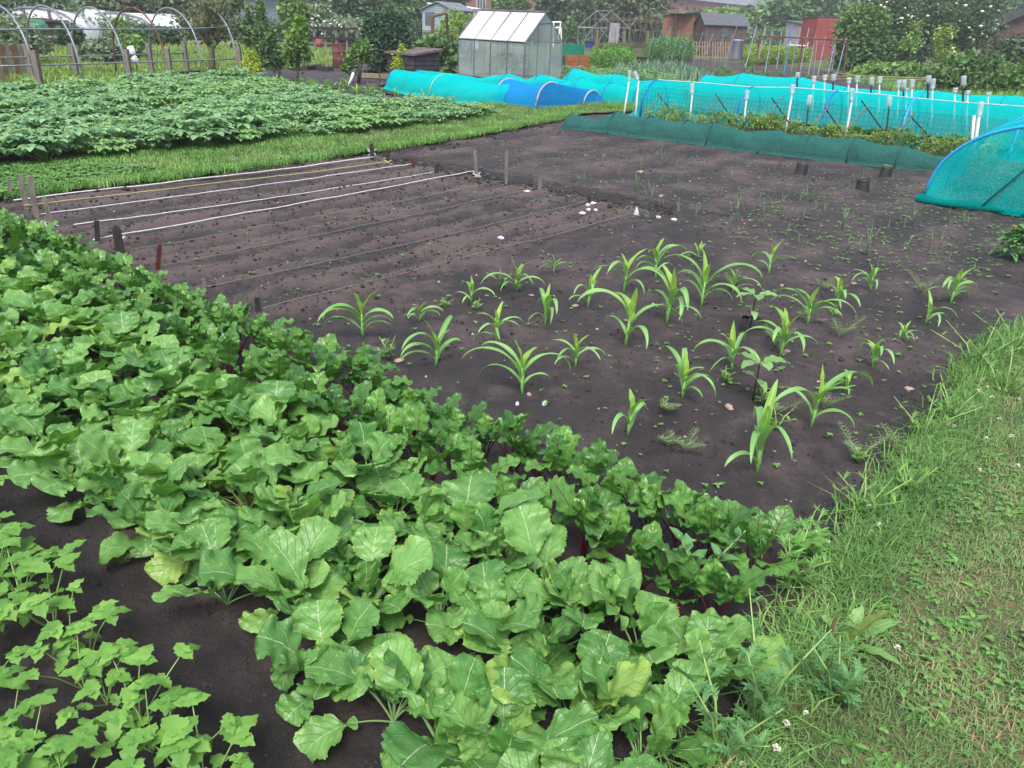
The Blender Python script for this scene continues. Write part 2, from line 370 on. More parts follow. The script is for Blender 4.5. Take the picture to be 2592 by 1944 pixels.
M['dark'] = mat('dark_opening', (.012, .013, .016), None, 5, .8)
M['windowg'] = mat('window_glass', (.10, .14, .16), (.06, .09, .11), 3, .2, spec=.6)
M['concrete'] = mat('concrete_panel', (.33, .31, .33), (.24, .22, .24), 3, .9)
M['greenplastic'] = mat('green_plastic', (.03, .22, .14), None, 5, .6)
M['bluetub'] = mat('blue_plastic', (.03, .12, .42), None, 5, .5)
M['flower'] = mat('white_petal', (.70, .71, .60), (.50, .52, .38), 40, .7)
M['flower_o'] = mat('orange_petal', (.85, .12, .01), None, 40, .6)
M['bark'] = mat('bark', (.10, .08, .06), (.05, .04, .03), 8, .95, .6)
M['bark_moss'] = mat('mossy_bark', (.19, .20, .09), (.11, .10, .06), 8, .95, .6)
M['net_teal'] = netting('turquoise_netting', (.0, .66, .66), .62)
M['net_teal2'] = netting('thin_turquoise_netting', (.0, .60, .60), .46)
M['net_blue'] = netting('bright_blue_netting', (.02, .34, .82), .58)
M['net_green'] = netting('dark_green_netting', (.045, .20, .18), .62)
M['net_rib'] = mat('net_covered_wire', (.012, .06, .055), None, 6, .7)
M['net_hem'] = netting('gathered_netting', (.0, .24, .23), .8)
M['net_cov'] = netting('green_cover_net', (.01, .30, .20), .7)
def bricks(name):
    m, n, N, L, b = newmat(name); ge = N.new('ShaderNodeTexCoord')
    br = N.new('ShaderNodeTexBrick'); br.inputs['Scale'].default_value = 4.2
    br.inputs['Color1'].default_value = rgba((.30, .12, .10)); br.inputs['Color2'].default_value = rgba((.22, .09, .08)); br.inputs['Mortar'].default_value = rgba((.30, .25, .24))
    br.inputs['Mortar Size'].default_value = .012
    mp = N.new('ShaderNodeMapping'); mp.inputs['Rotation'].default_value = (R(90), 0, 0)
    L.new(ge.outputs['Object'], mp.inputs[0]); L.new(mp.outputs[0], br.inputs['Vector']); L.new(br.outputs[0], b.inputs['Base Color'])
    b.inputs['Roughness'].default_value = .9; return m
M['brick'] = bricks('red_brick')
def pane(name, c, dens, rough=.25):
    m, n, N, L, b = newmat(name); b.inputs['Base Color'].default_value = rgba(c); b.inputs['Roughness'].default_value = rough
    tc = N.new('ShaderNodeTexCoord'); nz = N.new('ShaderNodeTexNoise'); nz.inputs['Scale'].default_value = 1.1; nz.inputs['Detail'].default_value = 3
    mp = N.new('ShaderNodeMapping'); mp.inputs['Scale'].default_value = (1.2, 1.2, 1.0); L.new(tc.outputs['Object'], mp.inputs[0]); L.new(mp.outputs[0], nz.inputs['Vector'])
    tp = N.new('ShaderNodeBsdfTransparent'); tp.inputs[0].default_value = (.9, .97, .96, 1); mx = N.new('ShaderNodeMixShader')
    L.new(mth(N, L, 'MULTIPLY_ADD', nz.outputs[0], .7, dens - .35), mx.inputs[0])
    L.new(tp.outputs[0], mx.inputs[1]); L.new(b.outputs[0], mx.inputs[2]); L.new(mx.outputs[0], N['Material Output'].inputs[0]); return m
M['pane'] = pane('cloudy_greenhouse_glass', (.42, .50, .52), .36)  # half see-through glass, clouded unevenly by noise
M['pane_roof'] = pane('milky_roof_glass', (.66, .70, .78), .74)  # paler and more opaque than the side panes
M['poly'] = pane('white_polythene', (.85, .87, .95), .97, .4)
M['bottle'] = pane('cloudy_bottle_plastic', (.55, .63, .68), .50, .2)
M['bottle_g'] = pane('green_tinted_bottle_plastic', (.36, .60, .56), .50, .2)
# ============================================================ TERRAIN
def soil_z(x, y):
    s, t = toST(x, y)
    a = x * UX + y * UY; b = -UY * x + UX * y
    z = .014 * noise.noise((x * 1.3, y * 1.3, 0)) + .014 * noise.noise((a * 5.5, b * 2.4, 3)) + .008 * noise.noise((x * 8, y * 8, 5)) + .006 * noise.noise((x * 17, y * 17, 5))
    if 2.3 < s < 7.1 and -8.0 < t < -3.6:       # drills of the seed bed run along s
        z += .013 * math.sin((t + .1 * noise.noise((x * 2, y * 2, 9))) * 2 * math.pi / .36) + .012
    if 7.0 < s < 7.5 and -7.6 < t < -3: z -= .02
    if s > 7.5 and s < 11.3: z += .008 * math.sin(t * 9 + 2 * noise.noise((x, y, 4)))
    if .64 < s < .9: z -= .012
    return z
def sheet(name, smin, smax, tmin, tmax, ds, dt, zf, m, kind='structure'):
    ns = int((smax - smin) / ds) + 1; nt_ = int((tmax - tmin) / dt) + 1
    V = []
    for i in range(ns):
        s = smin + i * ds
        for j in range(nt_):
            p = ST(s, tmin + j * dt); V.append((p.x, p.y, zf(p.x, p.y)))
    idx = np.arange(ns * nt_).reshape(ns, nt_)
    F = np.stack([idx[:-1, :-1], idx[:-1, 1:], idx[1:, 1:], idx[1:, :-1]], -1).reshape(-1, 4)[:, ::-1]
    o = link(name, np_mesh(name, V, F, m, True)); tag(o, kind=kind); return o
sheet('soil', -1.0, 17.6, -10.6, 1.8, .032, .04, soil_z, M['soil'])
gm = MB(); gm.quad((-400, -60, -.09), (400, -60, -.09), (400, 500, -.09), (-400, 500, -.09))
tag(gm.build('ground', M['ground']), kind='structure')
def patch(name, pts, z, m, amp=.02, step=.25):
    """irregular patch of ground: a grid clipped to a polygon (x,y)"""
    xs = [p[0] for p in pts]; ys = [p[1] for p in pts]
    nx = int((max(xs) - min(xs)) / step) + 2; ny = int((max(ys) - min(ys)) / step) + 2
    V = []; F = []; id_ = {}
    def vid(i, j):
        if (i, j) not in id_:
            x = min(xs) + i * step; y = min(ys) + j * step
            x += .8 * step * noise.noise((x * 3, y * 3, 1)); y += .8 * step * noise.noise((x * 3, y * 3, 8))
            id_[(i, j)] = len(V); V.append((x, y, z + amp * noise.noise((x * 1.7, y * 1.7, 2)) + amp * .5 * noise.noise((x * 6, y * 6, 2))))
        return id_[(i, j)]
    for i in range(nx):
        for j in range(ny):
            if inpoly(min(xs) + (i + .5) * step, min(ys) + (j + .5) * step, pts):
                F.append((vid(i, j), vid(i + 1, j), vid(i + 1, j + 1), vid(i, j + 1)))
    o = link(name, np_mesh(name, V, F, m, True)); tag(o, kind='structure'); return o
def xy(l): return [(ST(s, t).x, ST(s, t).y) for s, t in l]
BAND = [(-2, -8.1), (1, -8.05), (2.7, -8.07), (4.2, -8.0), (5.5, -7.9), (7.3, -8.03), (9.3, -8.18), (11, -8.45), (12.6, -8.7), (13.6, -9.0), (14.6, -8.75),
        (16, -8.4), (18, -9.2), (19.5, -10.3), (22, -12.2), (21, -12.6), (19.3, -11.0), (17.5, -10.3), (15.6, -9.95), (14, -10.4), (13.6, -11.4),
        (10.2, -10.8), (6.7, -10.4), (4.3, -9.75), (-2, -9.9)]
def wig(x, y): return .07 * noise.noise((x * 2.2, y * 2.2, 7)) + .035 * noise.noise((x * 9, y * 9, 7))
def turf_band_z(x, y):
    return .045 + .012 * noise.noise((x * 3, y * 3, 2)) + .006 * noise.noise((x * 12, y * 12, 2))
BXY = xy(BAND)
patch('grass_path', BXY, .045, M['turf'], .014, .09)
RIGHT = [(-1, -.40), (1.4, -.38), (2.2, -.42), (3.0, -.42), (3.6, -.40), (4.1, -.36), (5.0, -.40), (5.4, -.30), (5.9, -.15), (6.6, .25), (7.6, .6), (9, .9), (9, 4), (-1, 4)]
RXY = xy(RIGHT)
patch('grass_verge', RXY, .03, M['turf_dry'], .012, .05)
# meadow on the far left, back plots
patch('meadow', [tuple(G(*p)[:2]) for p in ((-260, 250), (-260, 104), (150, 98), (640, 100), (900, 128), (900, 156), (740, 166), (600, 172), (480, 190), (330, 215), (150, 250))], -.035, M['meadow'], .04, .5)
patch('potato_plot', xy([(0, -10), (4.3, -9.9), (10.2, -10.9), (13.2, -11.2), (13.6, -18), (11, -19), (7, -18), (0, -17.5)]), -.02, M['soil2'], .04, .3)
patch('back_plot', xy([(13.4, -11.2), (19.5, -10.8), (19.7, -21), (30, -26), (28, -32), (14, -25)]), -.03, M['soil2'], .05, .35)
patch('far_plot', xy([(20.5, -15.5), (20.5, -3.5), (36, -5), (44, -15), (46, -23), (30, -18)]), -.04, M['soil2'], .05, .5)
patch('mid_plot', xy([(17.4, -8.6), (17.4, 2), (22, 2), (22, -11.5), (19.8, -9.8)]), -.05, M['soil2'], .05, .4)
# ============================================================ GRASS
def blades(name, pts, h, w, lean, mats, label, cat, group=None):
    """pts Nx3 roots; each blade a bent strip of 2 quads"""
    P = np.asarray(pts, float); n = len(P)
    a = nrg.uniform(0, 2 * np.pi, n); d = np.stack([np.cos(a), np.sin(a), 0 * a], 1); sd = np.stack([-np.sin(a), np.cos(a), 0 * a], 1)
    H = (h * nrg.uniform(.55, 1.25, n))[:, None]; Wd = (w * nrg.uniform(.6, 1.3, n))[:, None]; ln = (lean * nrg.uniform(.1, 1.4, n))[:, None]
    z = np.array([[0, 0, 1.0]])
    p1 = P + z * H * .6 + d * H * ln * .35; p2 = P + z * H * (1 - .35 * np.minimum(ln, 1.4)) + d * H * ln
    V = np.stack([P - sd * Wd, P + sd * Wd, p1 - sd * Wd * .8, p1 + sd * Wd * .8, p2 - sd * Wd * .15, p2 + sd * Wd * .15], 1).reshape(-1, 3)
    b = (np.arange(n) * 6)[:, None]
    F = np.concatenate([b + np.array([[0, 1, 3, 2]]), b + np.array([[2, 3, 5, 4]])], 0)
    o = link(name, np_mesh(name, V, F, mats)); tag(o, label, cat, group, 'stuff'); return o
def scatter(poly, n, dens=None, z=0.04):
    xs = [p[0] for p in poly]; ys = [p[1] for p in poly]; out = []
    while len(out) < n:
        x = rnd.uniform(min(xs), max(xs)); y = rnd.uniform(min(ys), max(ys))
        if not inpoly(x + wig(x, y), y + wig(y, x), poly): continue
        if dens and rnd.random() > dens(x, y): continue
        out.append((x, y, z))
    return out
def band_d(x, y): return min(1.0, (11.0 / max(6.0, y)) ** 1.3) * (.55 + .8 * noise.noise((x * 1.1, y * 1.1, 4)) + .2)
pts = scatter(BXY, 60000, lambda x, y: band_d(x, y) if y > 4 and abs(x) < y * .75 + 1 else 0)
hh = np.array([.042 + .03 * max(0, noise.noise((p[0] * .9, p[1] * .9, 1))) + (.05 if toST(p[0], p[1])[0] > 15 else 0) for p in pts])
blades('grass', pts, hh, .0042, .8, M['grass'], 'bright green short grass covering the strip between potato patch and soil bed', 'grass')
# shaggy fringe hanging over the soil edge
fr = []
for i in range(10500):
    k = rnd.uniform(0, 13.2); seg = [(s, t) for s, t in BAND[:10]]
    for (s0, t0), (s1, t1) in zip(seg, seg[1:]):
        if s0 <= k + 1.0 <= s1:
            s = k + 1.0; t = t0 + (t1 - t0) * (s - s0) / (s1 - s0) + wig(s, 0) * 1.6 + rnd.uniform(-.2, .075); p = ST(s, t); fr.append((p.x, p.y, .022 + .012 * rnd.random()))
blades('edge_grass', fr, .085, .0045, 1.0, M['grass'], 'longer ragged grass overhanging the soil along the green strip', 'grass')
def rd(x, y):
    s, t = toST(x, y)
    if s > 8.4 or abs(x) > y * 1.1 + 1.6: return 0
    if abs(x) > y * .82 + .5 and rnd.random() < .55: return 0
    return min(1, (2.6 / max(1.3, y)) ** 1.2) * (.6 + .4 * min(1, max(0, .5 + 1.3 * noise.noise((x * 2.3, y * 2.3, 14)))))
pts = scatter(RXY, 130000, rd, .022)
hh = np.array([.032 + .025 * max(0, noise.noise((p[0] * 1.4, p[1] * 1.4, 1))) + .05 * max(0, 1 - abs(toST(p[0], p[1])[1] + .36) / .22) for p in pts])
blades('verge_grass', pts, hh, .0019, 1.0, M['grass_dry'], 'worn patchy grass with brown spots on the path at right', 'grass')
fr = []
for i in range(6200):
    s = rnd.uniform(.6, 8.0); t = None
    for (s0, t0), (s1, t1) in zip(RIGHT[:11], RIGHT[1:12]):
        if s0 <= s <= s1 and s1 > s0: t = t0 + (t1 - t0) * (s - s0) / (s1 - s0)
    if t is None: continue
    if noise.noise((s * 2.1, 3, 3)) < -.12 and rnd.random() < .7: continue
    p = ST(s, t + rnd.gauss(.06, .07)); fr.append((p.x, p.y, .01))
blades('long_verge_grass', fr, .105, .0026, 1.15, M['grass'], 'long lush grass along the edge where the path meets the soil', 'grass')
pts = scatter(RXY, 5600, lambda x, y: rd(x, y) * (1 if noise.noise((x * 2.6, y * 2.6, 30)) > .05 else .12), .04)
blades('dry_straw', pts, .022, .0013, 2.4, M['straw'], 'brown dry clippings lying in the worn grass at right', 'straw')
# clover carpet in the verge and a lush patch in the strip
def clover(name, poly, n, size, zz, dens, label):
    mb = MB()
    for x, y, z in scatter(poly, n, dens, zz):
        a = rnd.uniform(0, 6.28); h = rnd.uniform(.6, 1.3) * zz; sz = size * rnd.uniform(.6, 1.25)
        for k in range(3):
            q = a + k * 2.09; mb.leaf8((x, y, h), (math.cos(q), math.sin(q), rnd.uniform(-.25, .25)), (0, 0, 1), sz, sz * .95, 0, .1, .1)
    tag(mb.build(name, M['clover']), label, 'clover', None, 'stuff')
clover('clover', RXY, 5200, .014, .045, lambda x, y: rd(x, y) * (1 if noise.noise((x * 1.7, y * 1.7, 21)) > .0 else .15), 'clover leaves spreading through the worn grass at right')
mb = MB()
for x, y, z in scatter(RXY, 330, lambda x, y: rd(x, y), .04):
    a = rnd.uniform(0, 6); n_ = rnd.choice((4, 5, 6)); L_ = rnd.uniform(.03, .06)
    for k in range(n_): q = a + k * 6.28 / n_ + rnd.uniform(-.3, .3); mb.leaf8((x, y, .03), (math.cos(q), math.sin(q), rnd.uniform(.15, .7)), (0, 0, 1), L_, L_ * .32, 0, .25, .2)
tag(mb.build('lawn_weeds', M['weed']), 'flat rosettes of small lawn weeds among the worn grass at right', 'weeds', None, 'stuff')
clover('creeping_clover', xy([(-1, -8.15), (3.6, -8.1), (4.6, -8.5), (3.6, -9.4), (-1, -9.7)]), 5200, .034, .075, lambda x, y: 1 if y > 4.5 else 0, 'patch of low broad-leaved ground cover in the grass strip at far left')
# clods and stones on the soil
def lump(mb, c, r, n=5, m=0):
    i = len(mb.v); ring = []
    for z, k in ((-.3, .8), (.25, 1.0), (.7, .55)):
        for j in range(n):
            q = 6.28 * j / n + z; rr = r * k * rnd.uniform(.7, 1.25)
            mb.v.append((c[0] + rr * math.cos(q), c[1] + rr * math.sin(q), c[2] + r * z * rnd.uniform(.7, 1.1)))
    mb.v.append((c[0], c[1], c[2] + r * .85))
    for a in range(2):
        for j in range(n): mb.f.append((i + a * n + j, i + a * n + (j + 1) % n, i + (a + 1) * n + (j + 1) % n, i + (a + 1) * n + j)); mb.m.append(m)
    for j in range(n): mb.f.append((i + 2 * n + j, i + 2 * n + (j + 1) % n, i + 3 * n)); mb.m.append(m)
mb = MB()
for i in range(9000):
    u = rnd.random()
    if u < .5:
        s = rnd.uniform(2.3, 7.2); t = rnd.uniform(-7.95, -3.6)
        if math.sin(t * 2 * math.pi / .36) < -.1 and rnd.random() < .75: continue
        r = abs(rnd.gauss(0, .0058)) + .003
    elif u < .56:
        s = rnd.gauss(7.1, .12); t = rnd.uniform(-7.6, -3.5); r = abs(rnd.gauss(0, .013)) + .005
    elif u < .60:
        s = rnd.uniform(1.5, 13); t = -8.0 + rnd.gauss(.05, .1) - max(0, s - 9) * .18; r = abs(rnd.gauss(0, .014)) + .005
    else:
        s = rnd.uniform(.2, 11.4); t = rnd.uniform(-8, -.4); r = abs(rnd.gauss(0, .0055)) + .0025
        if s < 2.2 and s > .9: continue
    p = ST(s, t)
    if abs(p.x) > p.y * .75 + .5: continue
    lump(mb, (p.x, p.y, soil_z(p.x, p.y) + r * .15), r)
for i in range(9000):
    s = rnd.uniform(.2, 5.5) if i % 3 else rnd.uniform(.6, 1.0); t = rnd.uniform(-5, -.45)
    if 1.0 < s < 2.2: continue
    p = ST(s, t)
    if abs(p.x) > p.y * .75 + .4: continue
    r = abs(rnd.gauss(0, .0028)) + .0014; lump(mb, (p.x, p.y, soil_z(p.x, p.y) + r * .1), r, 4)
tag(mb.build('soil_crumbs', M['clod']), 'dark crumbs of wet soil strewn over the seed bed', 'soil', None, 'stuff')
mb = MB()
for i in range(420):
    s = rnd.uniform(2.2, 11.2); t = rnd.uniform(-8, -.5); p = ST(s, t); r = .003 + abs(rnd.gauss(0, .0045))
    if abs(p.x) < p.y * .75 + .3: lump(mb, (p.x, p.y, soil_z(p.x, p.y) + r * .3), r, 6)
tag(mb.build('gravel', M['stone']), 'tiny pale pebbles scattered over the bare soil', 'gravel', None, 'stuff')
for (px, py, r, lb) in ((1580, 340, .035, 'pinkish stone lying at the foot of the dark green net'), (1621, 441, .038, 'round pale brown stone in the middle of the far soil'),
                        (1673, 497, .03, 'reddish stone on the far soil beside small onion leaves'), (1457, 745 + 28, .022, 'grey stone between two sweetcorn plants'),
                        (1010, 912, .024, 'flat dark red stone on the soil near the beetroot'), (2300, 985, .022, 'flat pinkish stone near the weedy path edge'),
                        (2160, 720, .022, 'pale long stone between sweetcorn plants on the right'), (1990, 893, .02, 'small pale stone beside a narrow sweetcorn plant'),
                        (1845, 1030, .026, 'squarish grey stone near the front sunflower seedling'), (1345, 745, .016, 'tiny brown stone near the back sweetcorn')):
    p = G(px, py); mb = MB(); lump(mb, (0, 0, r * .25), r, 9); o = mb.build('stone', M['stone'], None, True, (p.x, p.y, soil_z(p.x, p.y))); o.rotation_euler.z = rnd.uniform(0, 6)
    o.scale = (1.3, .9, .7); tag(o, lb, 'stone')
mb = MB()
for i in range(2100):
    s = rnd.uniform(2.3, 11.2) if rnd.random() < .45 else rnd.uniform(6.5, 11.2)
    t = rnd.uniform(-8, -.5) if rnd.random() < .35 else -.5 - abs(rnd.gauss(0, 1.9))
    if t < -7.8: continue
    p = ST(s, t)
    if p.x > p.y * .75 + .3: continue
    n_ = rnd.choice((3, 4, 4, 6)); a = rnd.uniform(0, 6); z = soil_z(p.x, p.y) + rnd.uniform(.008, .022); L_ = rnd.uniform(.009, .022) * (1.1 if s > 6 else 1)
    for k in range(n_):
        q = a + 6.28 * k / n_; mb.leaf8((p.x, p.y, z), (math.cos(q), math.sin(q), rnd.uniform(0, .5)), (0, 0, 1), L_, L_ * .6)
for i in range(2600):     # sown seedlings in the drills
    t = -3.9 - .18 * rnd.randint(0, 22) + rnd.gauss(0, .015); s = rnd.uniform(2.5, 7.0); p = ST(s, t); a = rnd.uniform(0, 6); z = soil_z(p.x, p.y) + .008
    if t < -7.9: continue
    for k in range(2):
        q = a + 3.14 * k; mb.leaf8((p.x, p.y, z), (math.cos(q), math.sin(q), .3), (0, 0, 1), .0085, .006)
tag(mb.build('weed_seedlings', M['weed']), 'tiny pale green seedlings dotted over the bare soil', 'seedlings', None, 'stuff')
# ============================================================ BROAD LEAVES
def path_pts(e0, e1, L, n, pw=1.0):
    pts = [(0.0, 0.0)]; x = z = 0
    for k in range(n):
        e = e0 + (e1 - e0) * ((k + .5) / n) ** pw
        x += math.cos(e) * L / n; z += math.sin(e) * L / n; pts.append((x, z))
    return pts
def big_leaf(mb, kind, seed, lp, lb, W, ea, eb, rz=0.0, org=(0, 0, 0), stalk=None, pr=.0035, sm=1, NV=24, NU=9, droop=1.4):
    """petiole + curved blade in local XZ, turned by rz; blade faces -> mat 0, petiole -> mat sm of `stalk` (an MB)"""
    r = random.Random(seed); st = stalk or mb
    ns = 6; tot = lp + lb
    pp = path_pts(ea, ea + (eb - ea) * .25, lp, ns); e_at = ea + (eb - ea) * .25
    bl = path_pts(e_at, eb, lb, NV, droop); x0, z0 = pp[-1]
    c, s_ = math.cos(rz), math.sin(rz); ox, oy, oz = org
    tw = r.uniform(-.35, .35); sway = r.uniform(-.12, .12)
    def W3(x, y, z): return (ox + x * c - y * s_, oy + x * s_ + y * c, oz + z)
    i0 = len(st.v); st.tube([W3(x, sway * x, z) for x, z in pp], [pr * (1.25 - .5 * k / ns) for k in range(ns + 1)], 5, sm, False)
    if st.uv is not None: st.uv += [(0.5, 0)] * (len(st.v) - len(st.uv))
    P = []; uvs = []; ph = r.uniform(0, 6); f1 = r.uniform(9, 13)
    edge = [1 + r.uniform(-.07, .07) + (.035 if _ % 4 < 2 else -.035) for _ in range((NV + 1) * 2)]; cup = r.uniform(.02, .35); ruf = r.uniform(.6, 1.4)
    for k in range(NV + 1):
        v = k / NV
        if kind == 'turnip':
            w = 0.0
            if v > .28: w = math.sqrt(max(0, 1 - ((v - .66) / .375) ** 2)) ** (.72 if v > .66 else 1.0)
            if v < .40: w = max(w, (.12 + .26 * abs(math.sin(v * 11 + ph))) * (1 - abs(v - .2) * 1.5))
            if k == 0: w = .04
            if k == NV: w = .10
        elif kind == 'beet':
            w = math.sin(math.pi * min(1, (v * .93 + .07)) ** .75) ** .75 * (1.0 if v < .95 else .7) + .05
        else:
            w = math.sin(math.pi * (v * .96 + .02) ** .7) ** .9
        bx, bz = bl[k]; e = e_at + (eb - e_at) * v ** droop
        nx, nz = -math.sin(e), math.cos(e)
        for j in range(NU):
            u = -1 + 2 * j / (NU - 1); au = abs(u)
            ed = edge[k * 2 + (0 if u < 0 else 1)] if au > .7 else 1
            ww = W * w * u * ed
            h = cup * W * w * au ** 1.6 + W * (.20 if kind == 'beet' else .13) * ruf * au ** 2 * math.sin(v * f1 * 2 + ph + (2.2 if u > 0 else 0)) \
                + W * .10 * noise.noise((v * 5 + seed, u * 2.4, seed * .37))
            tt = tw * v
            yy = ww * math.cos(tt) + sway * (x0 + bx); hh = h + ww * math.sin(tt)
            P.append(W3(x0 + bx + nx * hh, yy, z0 + bz + nz * hh)); uvs.append((u * .5 + .5, v))
    mb.uv += [(0.5, 0)] * (len(mb.v) - len(mb.uv))
    mb.grid(P, NV + 1, NU, 0); mb.uv += uvs
def leaf_meshes(n, kind, mats, rng, seed0, fn):
    out = []
    for i in range(n):
        mb = MB(); fn(mb, seed0 + i, rng); out.append(mb.mesh(kind + '_leaf', mats, True))
    return out
r_ = random.Random(3)
def tl(e0a, e0b, e1a, e1b, la, lb_):
    def f(mb, sd, r):
        big_leaf(mb, 'turnip', sd, r.uniform(.09, .14) * la, r.uniform(.16, .225) * lb_, r.uniform(.062, .086) * lb_, R(r.uniform(e0a, e0b)), R(r.uniform(e1a, e1b)), pr=.0036, NV=36, NU=11, droop=r.uniform(.9, 2.2))
    return f
T_in = leaf_meshes(9, 'turnip', [M['turnip'], M['turnip_stem']], r_, 10, tl(70, 88, 25, 75, .95, .85))
T_mid = leaf_meshes(14, 'turnip', [M['turnip'], M['turnip_stem']], r_, 30, tl(58, 76, -25, 40, 1.15, 1.0))
T_out = leaf_meshes(11, 'turnip', [M['turnip'], M['turnip_stem']], r_, 70, tl(34, 52, -65, -25, 1.15, 1.0))
T_yel = leaf_meshes(3, 'turnip', [M['turnip_brown'], M['turnip_stem']], r_, 95, tl(20, 38, -60, -30, 1.0, .85))
GA = 2.39996
def sowed(mesh, parent, rz, tilt=0.0, sc=1.0, name='leaf', label=None):
    o = link(name, mesh, parent); o.rotation_euler = (rnd.gauss(0, .14), tilt, rz); q = rnd.uniform(.8, 1.12); o.scale = (sc * q, sc * rnd.uniform(.82, 1.15), sc * q)
    if label: o['label'] = label
    return o
cnt = 0
for row, s0 in enumerate((1.60, 1.30, 1.0)):
    t = -.50 - .03 * row
    lab = ('large-leaved turnip plant in the turnip row next to the beetroot', 'large-leaved turnip plant in the middle of the turnip bed',
           'large-leaved turnip plant with drooping outer leaves along the bare trench at lower left')[row]
    while t > -7.4:
        p = ST(s0 + rnd.gauss(0, .035), t); t -= rnd.uniform(.150, .205)
        if proj(p.x, p.y, .2)[0] < -260: continue
        e = empty('turnip_plant', (p.x, p.y, soil_z(p.x, p.y)), lab, 'turnip', ('turnips beside the beetroot', 'turnips in the middle of the bed', 'turnips along the trench')[row], rnd.uniform(0, 6.28))
        k = rnd.uniform(.78, .97); a = 0; far = -t > 4.6
        for q in range(3): a += GA; sowed(rnd.choice(T_in), e, a, rnd.gauss(0, .08), k * rnd.uniform(.75, 1.0))
        for q in range(7 if not far else 6): a += GA; sowed(rnd.choice(T_mid), e, a, rnd.gauss(0, .1), k * rnd.uniform(.85, 1.12))
        for q in range(3 if not far else 2): a += GA; sowed(rnd.choice(T_out), e, a, rnd.gauss(0, .1), k * rnd.uniform(.72, .98))
        if rnd.random() < .09: sowed(rnd.choice(T_yel), e, a + 1, 0, .8, 'withered_leaf', 'yellowing withered leaf low on the plant')
        cnt += 1
# beetroot
beets = []
for i in range(9):
    fo = MB(); stx = MB(); stx.uv = None; a = rnd.uniform(0, 6)
    for q in range(rnd.choice((6, 7, 8))):
        a += GA; inn = q < 3
        big_leaf(fo, 'beet', 200 + i * 12 + q, rnd.uniform(.15, .21), rnd.uniform(.13, .18) * (1 if not inn else .85), rnd.uniform(.042, .060), R(rnd.uniform(74, 88) if inn else rnd.uniform(60, 78)),
                 R(rnd.uniform(35, 75) if inn else rnd.uniform(-35, 30)), a, (rnd.gauss(0, .008), rnd.gauss(0, .008), 0), stx, .0036, 0, 14, 7)
    stx.uv = []
    beets.append((fo.mesh('beet_foliage', M['beet'], True), stx.mesh('beet_stalks', M['beet_stem'], True)))
for row, s0 in enumerate((2.14, 1.86)):
    t = -.60
    while t > -7.9:
        p = ST(s0 + rnd.gauss(0, .025), t); t -= rnd.uniform(.105, .15)
        if proj(p.x, p.y, .2)[0] < -160: continue
        e = empty('beetroot_plant', (p.x, p.y, soil_z(p.x, p.y)), ('red-stemmed beetroot plant in the outer row against the bare soil', 'red-stemmed beetroot plant in the inner row against the turnips')[row],
                  'beetroot', ('outer row of beetroot', 'inner row of beetroot')[row], rnd.uniform(0, 6.28))
        k = rnd.uniform(.72, .96); f, s_ = rnd.choice(beets); e.scale = (k, k, k * rnd.uniform(.9, 1.08))
        link('foliage', f, e); link('stalk', s_, e)
# parsnips
def lobed(mb, o, d, L, W):
    """one soft three-lobed toothed leaflet"""
    o = Vector(o); d = Vector(d) + Vector((0, 0, rnd.uniform(-.4, .25))); d.normalize(); sd = d.cross(Vector((0, 0, 1))).normalized(); nn = sd.cross(d)
    NV, NU = 13, 7; P = []; ph = rnd.uniform(0, 6); dr = rnd.uniform(.05, .4); k1 = rnd.uniform(.28, .46)
    for k in range(NV):
        v = k / (NV - 1); w = math.sin(math.pi * min(1, v * .95 + .04) ** .62) ** .8 * (1 - k1 * (math.cos(v * 13.5 + .4) * .5 + .5) * (1 if v > .12 else 0)) + .02
        for j in range(NU):
            u = -1 + 2 * j / (NU - 1); e = (1 + (.09 if k % 2 else -.07)) if abs(u) > .9 else 1
            h = .10 * abs(u) * W * w + .07 * W * noise.noise((v * 4 + ph, u * 2, ph)) - dr * L * v * v
            P.append(o + d * (L * (v - .12 * abs(u) * (1 - v))) + sd * (u * w * W * .72 * e) + nn * h)
    mb.grid(P, NV, NU)
pars = []
for i in range(7):
    fo = MB(); stx = MB(); a = rnd.uniform(0, 6)
    for q in range(rnd.choice((4, 5, 6))):
        a += GA; el = R(rnd.uniform(42, 80)); L_ = rnd.uniform(.12, .21)
        d = Vector((math.cos(a) * math.cos(el), math.sin(a) * math.cos(el), math.sin(el))); tip = d * L_ + Vector((math.cos(a), math.sin(a), 0)) * .02
        stx.tube([(0, 0, 0), d * L_ * .6, tip], [.0028, .0022, .0015], 5, 0, False)
        fl = Vector((math.cos(a), math.sin(a), rnd.uniform(-.15, .2))).normalized(); sd = fl.cross(Vector((0, 0, 1))).normalized()
        sz = rnd.uniform(.036, .054)
        lobed(fo, tip, fl, sz * 1.25, sz * .8)
        for g in (-1, 1):
            lobed(fo, tip - fl * .005, sd * g + fl * .15, sz, sz * .7)
            if rnd.random() < .6: lobed(fo, d * L_ * .62, sd * g + fl * .1 + Vector((0, 0, .2)), sz * .75, sz * .55)
    pars.append((fo.mesh('parsnip_foliage', M['parsnip'], True), stx.mesh('parsnip_stalks', M['parsnip_stem'], True)))
for row, (s0, t0, t1) in enumerate(((.55, -.98, -3.4), (.31, -.95, -2.9))):
    t = t0
    while t > t1:
        p = ST(s0 + rnd.gauss(0, .02), t); t -= rnd.uniform(.085, .13)
        e = empty('parsnip_plant', (p.x, p.y, soil_z(p.x, p.y)), ('light green parsnip plant in the row next to the trench at lower left', 'light green parsnip plant in the second row at lower left',
                  'light green parsnip plant in the bottom left corner')[row], 'parsnip', ('parsnips next to the trench', 'second row of parsnips', 'corner parsnips')[row], rnd.uniform(0, 6.28))
        k = rnd.uniform(.8, 1.12); f, s_ = rnd.choice(pars); e.scale = (k, k, k); link('foliage', f, e); link('stalk', s_, e)
